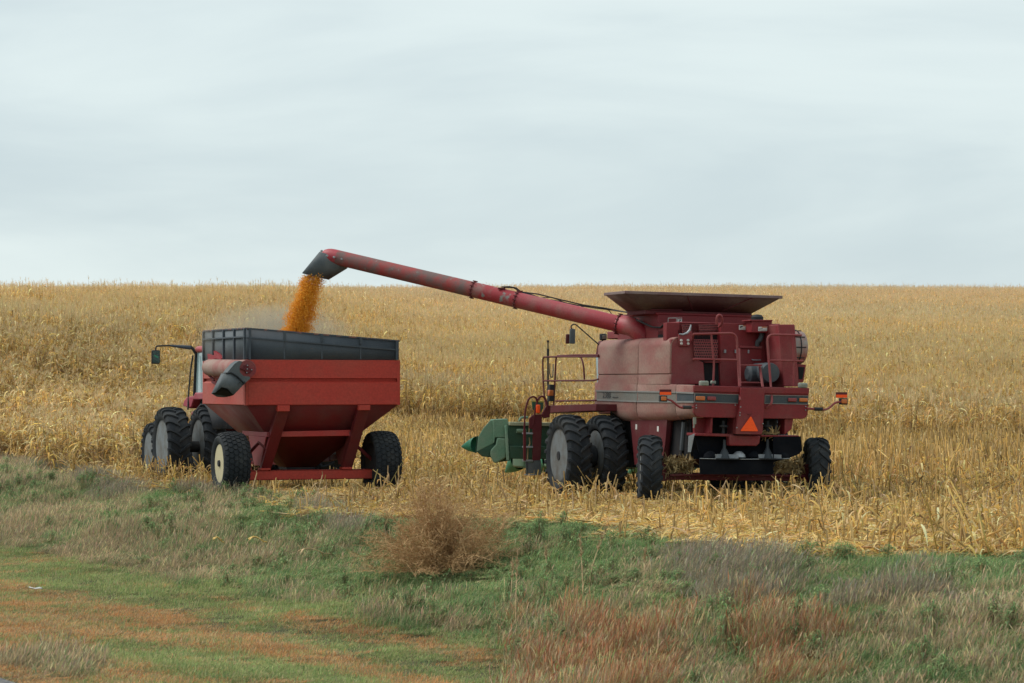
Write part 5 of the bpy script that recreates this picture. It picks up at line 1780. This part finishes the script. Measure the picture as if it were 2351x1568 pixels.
def grass_patch(cols, n, h0, h1, w, lean, half=.34, seed_heads=0, under=None):
    """a tuft of blades leaning mostly the same way, with other colours mixed in"""
    pb = PB()
    for i in range(n):
        x, y = rg.normal(0, half * .5, 2)
        h = h0 + (h1 - h0) * rg.beta(2, 2.6) * (1 - .25 * min(1, math.hypot(x, y) / half))
        az = rg.normal(.1, 1.0)
        ln = abs(rg.normal(lean, lean * .6))
        c = jitcol(cols[rg.integers(len(cols))], .22, .06)
        if under is not None and rg.random() < under[1]: c = jitcol(under[0][rg.integers(len(under[0]))], .22, .06); h *= .75
        d = np.array([math.cos(az), math.sin(az), 0])
        if rg.random() < .12: ln = 2.2
        t = np.array([0, .45, .8, 1.0])
        pts = np.array([x, y, -.02])[None] + d[None] * (ln * h * t ** 2)[:, None] + np.array([0, 0, 1.0])[None] * (h * (t - .3 * min(ln, 1.8) * t ** 2))[:, None]
        a2 = rg.uniform(0, 6.28)
        wd = np.array([math.cos(a2), math.sin(a2), 0])
        pb.strip(pts, w * rg.uniform(.6, 1.5) * np.array([1, .9, .6, .12]), wd, c)
        if seed_heads and rg.random() < seed_heads:
            e = pts[-1]
            pb.strip([e - [0, 0, .01], e + d * .02 + [0, 0, .04], e + d * .05 + [0, 0, .08]], [.004, .013, .003], wd, jitcol(c * 1.15, .1))
    return pb.mesh("grass_patch", M_GRASS)

def leafy_patch():
    """a broad-leaved weed clump among the grass"""
    pb = PB()
    for i in range(150):
        r = abs(rg.normal(0, .11)); a = rg.uniform(0, 6.28)
        x, y = r * math.cos(a), r * math.sin(a)
        h = rg.uniform(.05, .30) * (1 - min(.6, r * 1.6))
        leaf(pb, [x, y, h], rg.uniform(0, 6.28), rg.uniform(.05, .11), rg.uniform(.009, .018), rg.uniform(.1, .8), rg.uniform(.4, 1.1), jitcol(GREENS[rg.integers(4)], .25), rg.normal(0, .5))
        if i % 3 == 0: pb.rod([x * .6, y * .6, -.02], [x, y, h], .003, .002, jitcol(TANS[rg.integers(5)], .2), 3)
    return pb.mesh("grass_patch", M_GRASS)

KINDS_G = {
    'green': [grass_patch(GREENS, 430, .06, .24, .0085, .9, under=(SOFTGR + TANS, .36)) for _ in range(6)] + [grass_patch(GREENS + SOFTGR, 430, .05, .18, .0075, 1.1, under=(TANS, .3)) for _ in range(4)] + [leafy_patch() for _ in range(2)],
    'mown': [grass_patch(SOFTGR, 460, .03, .11, .0075, .6, under=(GREENS + TANS, .35)) for _ in range(5)],
    'tan': [grass_patch(TANS, 400, .08, .27, .0062, .75, seed_heads=.15, under=(GREENS + GREYS, .30)) for _ in range(6)],
    'thatch': [grass_patch(TANS + ORNG, 460, .03, .10, .007, .9, under=(SOFTGR, .28)) for _ in range(5)],
    'orange': [grass_patch(ORNG, 460, .03, .10, .0075, .8, under=(TANS, .38)) for _ in range(5)],
    'red': [grass_patch(REDS, 260, .10, .44, .0062, .5, seed_heads=.3, under=(SOFTGR + TANS, .28)) for _ in range(6)],
    'grey': [grass_patch(GREYS, 300, .15, .46, .0065, .8, seed_heads=.2, under=(GREENS + TANS, .30)) for _ in range(5)],
}
KN = list(KINDS_G)
gp_ = lattice(20, 86, .27, lambda y: .225 * y + 3)
gzv = gz(gp_[:, 0], gp_[:, 1])
gx, gy = to_px(gp_[:, 0], gp_[:, 1], gzv)
v_ = vcoord(gp_[:, 0], gp_[:, 1]) + .22 * field_noise(gp_[:, 0], gp_[:, 1], 1.1) + rg.normal(0, .12, len(gp_))
u_ = -.45 * gp_[:, 0] + .893 * gp_[:, 1]
edge_v = 20.2 + .5 * np.sin(gp_[:, 0] * .8) + .4 * np.sin(gp_[:, 1] * .6) + 3.2 * sstep((gp_[:, 0] - 2.5) / 6) + 1.8 * sstep((-gp_[:, 0] - 7) / 8)
ok = (v_ > 7.95) & (v_ < edge_v)
gp_, gzv, gx, gy, v_, u_, edge_v = (a[ok] for a in (gp_, gzv, gx, gy, v_, u_, edge_v))
n = len(gp_)
nz = .8 * field_noise(gp_[:, 0], gp_[:, 1] * .6, .9) + rg.normal(0, .5, n)
nz2 = field_noise(gp_[:, 0] + 31, gp_[:, 1] * .7 + 9, 1.9)
kind = np.full(n, 'tan', dtype=object)
def put(mask, pick):
    """pick: list of (threshold on the patch noise, kind), highest first"""
    z = nz[mask]
    k = np.full(z.shape, pick[-1][1], dtype=object)
    for th, nm in pick[-2::-1]:
        k[z > th] = nm
    kind[mask] = k
# verge by the road: dry thatch with orange strips, a mown green band uphill of it and a green wedge below
jx = gx + rg.normal(0, 25, n)
jy = gy + 9 * field_noise(gp_[:, 0] * 2, gp_[:, 1] * 2, 1.0) + rg.normal(0, 6, n)
T_ = np.interp(jx, [0, 500, 1000, 1400], [1330, 1432, 1562, 1680])
B_ = np.interp(jx, [0, 110, 180, 600, 1000], [1700, 1700, 1478, 1508, 1610])
put(v_ < 15.4, [(.75, 'thatch'), (-9, 'mown')])
strip = (jy > T_) & (jy < B_)
put(strip, [(.35, 'orange'), (-.35, 'thatch'), (-.7, 'mown'), (-9, 'orange')])
put(strip & (np.abs(jy - np.interp(jx, [0, 350, 700, 1000], [1443, 1474, 1525, 1580])) < 13), [(-.6, 'orange'), (-9, 'thatch')])
put(strip & (np.abs(jy - np.interp(jx, [0, 500, 1000], [1352, 1452, 1572])) < 10), [(-.2, 'orange'), (-9, 'thatch')])
put((jy > B_), [(.6, 'thatch'), (-9, 'mown')])
put((jy > B_ + 50) & (gx < 800), [(.2, 'thatch'), (-.3, 'orange'), (-9, 'mown')])
put(np.hypot((gx - 110) / 90, (gy - 1528) / 26) < 1, [(.0, 'tan'), (-9, 'mown')])
MID_ = np.abs(jy - np.interp(jx, [690, 1000, 1300], [1425, 1478, 1552])) < 17
put(MID_ & (gx > 690) & (gx < 1330), [(-.15, 'orange'), (-.6, 'thatch'), (-9, 'mown')])
# bank up to the field
bank = v_ >= 15.4
put(bank, [(.85, 'tan'), (-9, 'green')])
put(bank & (gx < 620), [(-.25 - .0, 'tan'), (-9, 'green')])
put(bank & (gx < 620) & (nz2 > .35), [(.35, 'tan'), (-9, 'green')])
put(bank & (gx > 560) & (gx < 1000) & (v_ > 16.2), [(.75, 'tan'), (-9, 'green')])
put(bank & (v_ < 16.3) & (gx > 500) & ~MID_, [(.5, 'tan'), (-.2, 'green'), (-9, 'mown')])
# grey seedy tufts near the field edge
g_ = (v_ > edge_v - 1.5) & (((gx > 1560) & (gx < 1830)) | ((gx > 690) & (gx < 850)) | ((gx > 2000) & (gx < 2130)))
put(g_, [(.8, 'tan'), (.0, 'grey'), (-9, 'green')])
put(np.hypot((gx - 1700) / 130, (gy - 1330) / 75) < 1, [(-.2, 'grey'), (-9, 'green')])
put(np.hypot((gx - 2060) / 150, (gy - 1400) / 40) < 1, [(-.1, 'grey'), (-9, 'tan')])
put((v_ > edge_v - 1.2) & (gx < 560), [(-.2, 'grey'), (-9, 'green')])
# rusty bunch grass at the bottom right, thinning into tan and green
red = np.maximum(1 - np.hypot((gx - 1400) / 180, (gy - 1500) / 75), 1 - np.hypot((gx - 1830) / 220, (gy - 1510) / 95)) + .7 * nz2 - .15
m_ = (gx > 1180) & (gx < 2030) & (gy > 1400)
put(m_ & (red > -.05), [(.25, 'red'), (-.15, 'tan'), (-.7, 'green'), (-9, 'mown')])
put(m_ & (red <= -.05), [(1.0, 'red'), (.3, 'tan'), (-.3, 'green'), (-9, 'mown')])
put((gx >= 2030) & (gy > 1400), [(.1, 'tan'), (-9, 'green')])

def grass_stuff(name, key, label, hs=(.75, 1.25)):
    m_ = kind == key
    p = gp_[m_]; c = len(p)
    if c == 0: return
    src = KINDS_G[key]
    rots = np.stack([rg.normal(0, .08, c), rg.normal(0, .08, c), rg.normal(0, .5, c)], 1)
    edge = np.clip((edge_v[m_] - v_[m_]) / 1.0, .3, 1)
    clump = 1 + .55 * field_noise(p[:, 0] * 1.7, p[:, 1] * 1.2, .6)
    scl = np.stack([np.ones(c), np.ones(c), rg.uniform(*hs, c) * clump * (.5 + .5 * edge)], 1)
    b = 1 + .14 * field_noise(p[:, 0], p[:, 1], .8) + rg.normal(0, .09, c)
    tint = np.stack([b, b, b, np.ones(c)], 1)
    o = scatter(name, np.column_stack([p, gzv[m_]]), rots, scl, rg.integers(0, len(src), c), tint, src)
    tag(o, label, "grass", kind="stuff")
grass_stuff("green_grass", 'green', "lush green grass on the ditch bank below the field")
grass_stuff("mown_grass", 'mown', "short soft green mown grass along the ditch")
grass_stuff("tan_grass", 'tan', "pale tan dry grass standing on the ditch bank")
grass_stuff("thatch_grass", 'thatch', "short tan dry thatch on the verge beside the road")
grass_stuff("orange_grass", 'orange', "short orange dead grass in strips beside the road")
grass_stuff("red_grass", 'red', "tall rusty red bunch grass at the bottom right", hs=(.7, 1.35))
grass_stuff("grey_grass", 'grey', "tall grey seedy grass tufts at the field edge", hs=(.7, 1.3))

# ------------------------------------------------------------------ single plants and bits
def on_ground(px, py):
    q = unproject(px, py)
    return V((float(q[0]), float(q[1]), float(gz(q[0], q[1]))))

def plain_stuff_mat(name, c0, c1, rough=.8):
    m, n_, l, b = new_mat(name)
    g = n_.new("ShaderNodeNewGeometry")
    r = n_.new("ShaderNodeValToRGB")
    r.color_ramp.elements[0].color = (*c0, 1); r.color_ramp.elements[1].color = (*c1, 1)
    l.new(g.outputs["Random Per Island"], r.inputs["Fac"]); l.new(r.outputs["Color"], b.inputs["Base Color"])
    b.inputs["Roughness"].default_value = rough; b.inputs["Specular IOR Level"].default_value = .15
    return m
M_TWIG = plain_stuff_mat("russet_twig", (.36, .20, .095), (.66, .43, .22))
M_STEM = plain_stuff_mat("pale_weed_stem", (.34, .22, .12), (.56, .40, .23))

def bush(px, py, scale):
    root_ = on_ground(px, py) + V((0, 0, .10))
    o = empty("tumbleweed_bush", None, root_)
    tag(o, "round russet dry tumbleweed bush at the edge of the field", "bush")
    main, tw, br2 = PB(), PB(), PB()
    rs_ = np.random.default_rng(5)
    for i in range(175):
        az = rs_.uniform(0, 6.28); el = rs_.uniform(.08, 1.45)
        L = scale * rs_.uniform(.55, 1.12) * (1.0 if el < .9 else .92)
        d = np.array([math.cos(az) * math.cos(el) * 1.18, math.sin(az) * math.cos(el), math.sin(el) * .98])
        d = d + np.array([-.12, 0, 0])
        pts = [np.zeros(3)]
        k = 6
        cur = np.zeros(3)
        for j in range(1, k + 1):
            dd = d + rs_.normal(0, .13, 3) + np.array([0, 0, -.05 * j + .14])
            cur = cur + dd / np.linalg.norm(dd) * L / k
            cur[2] = max(cur[2], .02)
            pts.append(cur.copy())
        pts = np.array(pts)
        wd = np.cross(d, rs_.normal(0, 1, 3)); wd /= np.linalg.norm(wd)
        (main if i % 4 == 0 else br2).strip(pts, np.linspace(.016 if i % 4 == 0 else .009, .004, k + 1), wd, (1, 1, 1))
        for j in range(1, k + 1):
            for _ in range(2 + j):
                f = rs_.random()
                p = pts[j - 1] * (1 - f) + pts[j] * f
                t = rs_.normal(0, 1, 3) + d * 1.1; t /= np.linalg.norm(t)
                l1 = scale * rs_.uniform(.08, .24)
                q = p + t * l1
                q[2] = max(q[2], .01)
                w1 = np.cross(t, rs_.normal(0, 1, 3)); w1 /= np.linalg.norm(w1)
                br2.strip([p, (p + q) / 2 + rs_.normal(0, .012, 3), q], [.0055, .005, .003], w1, (1, 1, 1))
                for _ in range(5):
                    ff = rs_.uniform(.2, 1)
                    s = p + (q - p) * ff
                    t2 = rs_.normal(0, 1, 3) + t * .7; t2 /= np.linalg.norm(t2)
                    e = s + t2 * rs_.uniform(.02, .07)
                    w2 = np.cross(t2, rs_.normal(0, 1, 3)); w2 /= np.linalg.norm(w2)
                    tw.strip([s, e], [.006, .0025], w2, (1, 1, 1))
    for pb, nm, mt in ((main, "stem", M_STEM), (br2, "branch", M_TWIG), (tw, "twig_tips", M_TWIG)):
        ob = pb.mesh(nm, mt); COL.objects.link(ob); ob.parent = o
bush(1010, 1328, 1.42)

# tall single weed stems with seed heads
def weed(px, py, h, lean, label):
    p = on_ground(px, py)
    pb = PB()
    k = 6
    t = np.linspace(0, 1, k)
    pts = np.stack([lean * h * t ** 1.6, .03 * np.sin(t * 3), h * t], 1)
    for i in range(k - 1): pb.rod(pts[i], pts[i + 1], .008 - .004 * t[i], .008 - .004 * t[i + 1], (1, 1, 1), 4)
    o = pb.mesh("weed_stem", M_STEM); COL.objects.link(o); o.location = p
    hd2 = PB()
    for i in range(34):
        f = rg.uniform(.62, 1.0)
        q = np.array([np.interp(f, t, pts[:, j]) for j in range(3)])
        d = np.array([rg.normal(0, .5), rg.normal(0, .5), .9]); d /= np.linalg.norm(d)
        hd2.strip([q, q + d * .03, q + d * .06], [.006, .014, .003], [1, 0, 0], (1, 1, 1))
    h2 = hd2.mesh("seed_head", M_STEM); COL.objects.link(h2); h2.parent = o
    tag(o, label, "weed", "tall weed stems on the bank")
weed(1183, 1445, 1.08, .03, "tallest straw-coloured weed stem standing right of the russet bush")
weed(1172, 1405, .70, .05, "short weed stem just left of the tallest weed stem")
weed(1338, 1372, .86, -.05, "straight weed stem second to the right of the russet bush")
weed(1352, 1352, .80, .30, "weed stem leaning right over the green bank")
weed(1255, 1330, .45, -.05, "small thin weed stem between the two groups of tall stems")
weed(1478, 1352, .55, .04, "lone weed stem right of the leaning one, on the green bank")
weed(902, 1300, .5, -.2, "bent weed stem on the left flank of the russet bush")
weed(1065, 1322, .62, -.12, "weed stem at the right foot of the russet bush")

# loose bits on the grass
def lying(name, px, py, L, az, r, label, cat, mat, up=.30):
    p = on_ground(px, py)
    pb = PB()
    pts = [np.array([math.cos(az) * L * (t - .5), math.sin(az) * L * (t - .5), up + .05 * math.sin(t * 5)]) for t in np.linspace(0, 1, 6)]
    for i in range(5): pb.rod(pts[i], pts[i + 1], r * (1 - .1 * i), r * (1 - .1 * (i + 1)), (1, 1, 1), 4)
    leaf(pb, pts[3], az + .9, L * .3, r * 4, -.1, .6, (1, 1, 1))
    leaf(pb, pts[1], az - 2.4, L * .22, r * 4, .1, .9, (1, 1, 1))
    o = pb.mesh(name, mat); COL.objects.link(o); o.location = p
    tag(o, label, cat)
lying("corn_stalk", 722, 1312, .55, .05, .010, "broken corn stalk lying on the green grass left of the russet bush", "stalk", M_STEM, .33)
M_HUSK = plain_stuff_mat("golden_husk", (.55, .36, .10), (.66, .46, .17))
lying("corn_husk", 592, 1278, .34, -.1, .02, "golden corn husk lying on the grass, the right one of two", "husk", M_HUSK, .30)
lying("corn_husk", 502, 1280, .20, .2, .02, "small golden corn husk lying on the grass, the left one of two", "husk", M_HUSK, .30)
pp = on_ground(82, 1372)
lt_ = MB()
rows = []
for i in range(5):
    rows.append([V((.06 * (i - 2) + random.uniform(-.01, .01), .035 * (k - 1.5), .13 + random.uniform(0, .05))) for k in range(4)])
lt_.grid(rows)
o = lt_.build("litter_scrap", WHITE, None, solid=.003); o.location = pp
tag(o, "crumpled white scrap of litter in the dry verge grass", "litter")

# standing cut stalks in front of the machines, one by one
stalk_src = []
for i in range(7):
    pb = PB()
    h = .62
    bend = rg.normal(0, .06)
    zz = np.linspace(0, h, 5)
    pts = [np.array([bend * (z / h) ** 2, 0, z - .02]) for z in zz]
    for a_, b_ in zip(pts[:-1], pts[1:]):
        pb.rod(a_, b_, .0125, .0115, (1, 1, 1), 5)
    for z in zz[1:-1]: pb.rod([bend * (z / h) ** 2, 0, z - .012], [bend * (z / h) ** 2, 0, z + .012], .016, .016, (.8, .8, .8), 5)
    for _ in range(3): leaf(pb, pts[rg.integers(1, 4)], rg.uniform(0, 6.28), rg.uniform(.12, .3), .03, .4, 1.3, (1, 1, 1), rg.normal(0, 1))
    leaf(pb, pts[4], rg.uniform(0, 6.28), .07, .02, 1.2, .3, (1, 1, 1))
    stalk_src.append(pb.mesh("corn_stalk", M_STEM).data)
SPOTS = [(573, 1150, 1.0), (580, 1128, .9), (606, 1150, .5), (700, 1155, .55), (718, 1172, 1.2), (748, 1150, .75), (741, 1165, .7), (806, 1165, .6), (835, 1158, .45), (846, 1160, .5), (890, 1142, 1.15), (906, 1150, .8), (862, 1160, .45),
         (432, 1125, .6), (450, 1135, .5), (520, 1150, .5), (545, 1155, .5), (1118, 1128, .9), (1140, 1132, 1.0), (1156, 1130, .8), (1168, 1180, .9), (1185, 1150, .6), (1246, 1155, 1.1), (1258, 1128, .9), (1316, 1185, .75), (1365, 1165, .8), (1390, 1162, 1.05), (1425, 1165, .55),
         (1527, 1160, 1.1), (1540, 1178, .9), (1566, 1160, .7), (1573, 1150, .8), (1597, 1172, .9), (1627, 1180, .8), (1645, 1170, 1.0), (1715, 1165, .7), (1726, 1170, .7), (1782, 1180, .8), (1800, 1168, 1.0), (1822, 1165, .9), (1848, 1175, .8), (1868, 1190, .8), (1885, 1165, .7), (1896, 1155, 1.3),
         (1925, 1160, .9), (1950, 1175, .7), (1985, 1185, .8), (2010, 1165, .9), (2040, 1180, .9), (2075, 1170, 1.0), (2105, 1190, .8), (2150, 1175, 1.0), (2185, 1195, .8), (2220, 1215, .7), (2262, 1190, .9), (2300, 1200, .8), (2335, 1180, 1.0), (1755, 1200, .6), (1690, 1195, .5), (1480, 1190, .6), (1448, 1180, .5)]
for i, (px, py, s) in enumerate(SPOTS):
    q = unproject(px, py)
    if q is None: continue
    o = D.objects.new("corn_stalk", stalk_src[i % len(stalk_src)])
    COL.objects.link(o)
    o.location = (q[0], q[1], float(gz(q[0], q[1])))
    o.scale = (1, 1, s * 1.0)
    o.rotation_euler = (rg.normal(0, .10), rg.normal(0, .14), rg.uniform(0, 6.28))
    tag(o, "cut dry corn stalk standing upright in the straw in front of the machines", "corn stalk", "cut corn stalks standing in front of the machines")

# ------------------------------------------------------------------ falling grain and dust
def grain_stream():
    rs_ = np.random.default_rng(3)
    a = EYE + ray(718, 632) * 58.6
    b = EYE + ray(676, 775) * 58.9
    c_ = EYE + ray(664, 815) * 59.0
    N_ = 30000
    t = rs_.random(N_) ** .85
    P0, P1, P2 = np.array(a), np.array(a) * .35 + np.array(b) * .65 + np.array([-.02, 0, 0]), np.array(c_)
    ctr_ = P0[None] * ((1 - t) ** 2)[:, None] + P1[None] * (2 * t * (1 - t))[:, None] + P2[None] * (t ** 2)[:, None]
    # two thick strands and loose grains around them
    strand = rs_.random(N_) < .55
    off = np.where(strand, -.085, .11) + rs_.normal(0, .072, N_) * (1 + .6 * t) + .03 * np.sin(t * 23 + strand * 3) * np.sin(t * 9)
    off += .02 * np.sin(t * 40 + strand * 2)
    loose = rs_.random(N_) < .10
    off = np.where(loose, rs_.normal(.05, .16, N_), off)
    ctr_[:, 0] += off * (.95 + .25 * t)
    ctr_[:, 1] += rs_.normal(0, .11, N_)
    ctr_[:, 2] += rs_.normal(0, .03, N_)
    s = rs_.uniform(.0048, .0088, N_)
    oct_ = np.array([[1, 0, 0], [0, 1, 0], [-1, 0, 0], [0, -1, 0], [0, 0, 1.7], [0, 0, -1.7]])
    vs = (ctr_[:, None, :] + oct_[None] * s[:, None, None]).reshape(-1, 3)
    tri_ = np.array([[0, 1, 4], [1, 2, 4], [2, 3, 4], [3, 0, 4], [1, 0, 5], [2, 1, 5], [3, 2, 5], [0, 3, 5]])
    fs = (tri_[None] + 6 * np.arange(N_)[:, None, None]).reshape(-1, 3)
    me = D.meshes.new("falling_grain")
    me.vertices.add(len(vs)); me.vertices.foreach_set("co", vs.astype(np.float32).ravel())
    me.loops.add(len(fs) * 3); me.loops.foreach_set("vertex_index", fs.astype(np.int32).ravel())
    me.polygons.add(len(fs)); me.polygons.foreach_set("loop_start", np.arange(0, len(fs) * 3, 3, dtype=np.int32))
    me.update(calc_edges=True)
    me.materials.append(plain_stuff_mat("corn_kernel", (.88, .29, .015), (1.0, .53, .06), .5))
    o = D.objects.new("falling_grain", me); COL.objects.link(o)
    tag(o, "stream of orange corn kernels pouring from the spout into the cart", "grain", kind="stuff")
grain_stream()

def dust():
    c = cart.M @ V((-.45, 1.7, 3.6))
    bm = bmesh.new()
    bmesh.ops.create_icosphere(bm, subdivisions=3, radius=1.0)
    me = D.meshes.new("grain_dust"); bm.to_mesh(me); bm.free()
    o = D.objects.new("grain_dust", me); COL.objects.link(o)
    o.location = c; o.scale = (2.2, 1.3, 1.0)
    m = D.materials.new("pale_dust"); m.use_nodes = True
    n_ = m.node_tree.nodes; l = m.node_tree.links
    n_.clear()
    out = n_.new("ShaderNodeOutputMaterial"); pv = n_.new("ShaderNodeVolumePrincipled")
    tc = n_.new("ShaderNodeTexCoord"); ln = n_.new("ShaderNodeVectorMath"); ln.operation = 'LENGTH'
    l.new(tc.outputs["Object"], ln.inputs[0])
    fr = n_.new("ShaderNodeMapRange"); fr.interpolation_type = 'SMOOTHSTEP'
    fr.inputs[1].default_value = 1.0; fr.inputs[2].default_value = .1; fr.inputs[3].default_value = 0; fr.inputs[4].default_value = 1
    l.new(ln.outputs["Value"], fr.inputs[0])
    nz_ = n_.new("ShaderNodeTexNoise"); nz_.inputs["Scale"].default_value = 1.8; nz_.inputs["Detail"].default_value = 3
    l.new(tc.outputs["Object"], nz_.inputs["Vector"])
    nr = n_.new("ShaderNodeMapRange"); nr.inputs[1].default_value = .3; nr.inputs[2].default_value = .7; l.new(nz_.outputs["Fac"], nr.inputs[0])
    mu = n_.new("ShaderNodeMath"); mu.operation = 'MULTIPLY'; l.new(fr.outputs[0], mu.inputs[0]); l.new(nr.outputs[0], mu.inputs[1])
    m2 = n_.new("ShaderNodeMath"); m2.operation = 'MULTIPLY'; m2.inputs[1].default_value = 2.2; l.new(mu.outputs[0], m2.inputs[0])
    l.new(m2.outputs[0], pv.inputs["Density"])
    pv.inputs["Color"].default_value = (.80, .72, .58, 1)
    l.new(pv.outputs[0], out.inputs["Volume"])
    me.materials.append(m)
    tag(o, "pale dust drifting over the rim of the grain cart", "dust", kind="stuff")
dust()
SC.cycles.volume_step_rate = 2.0
SC.cycles.volume_bounces = 0
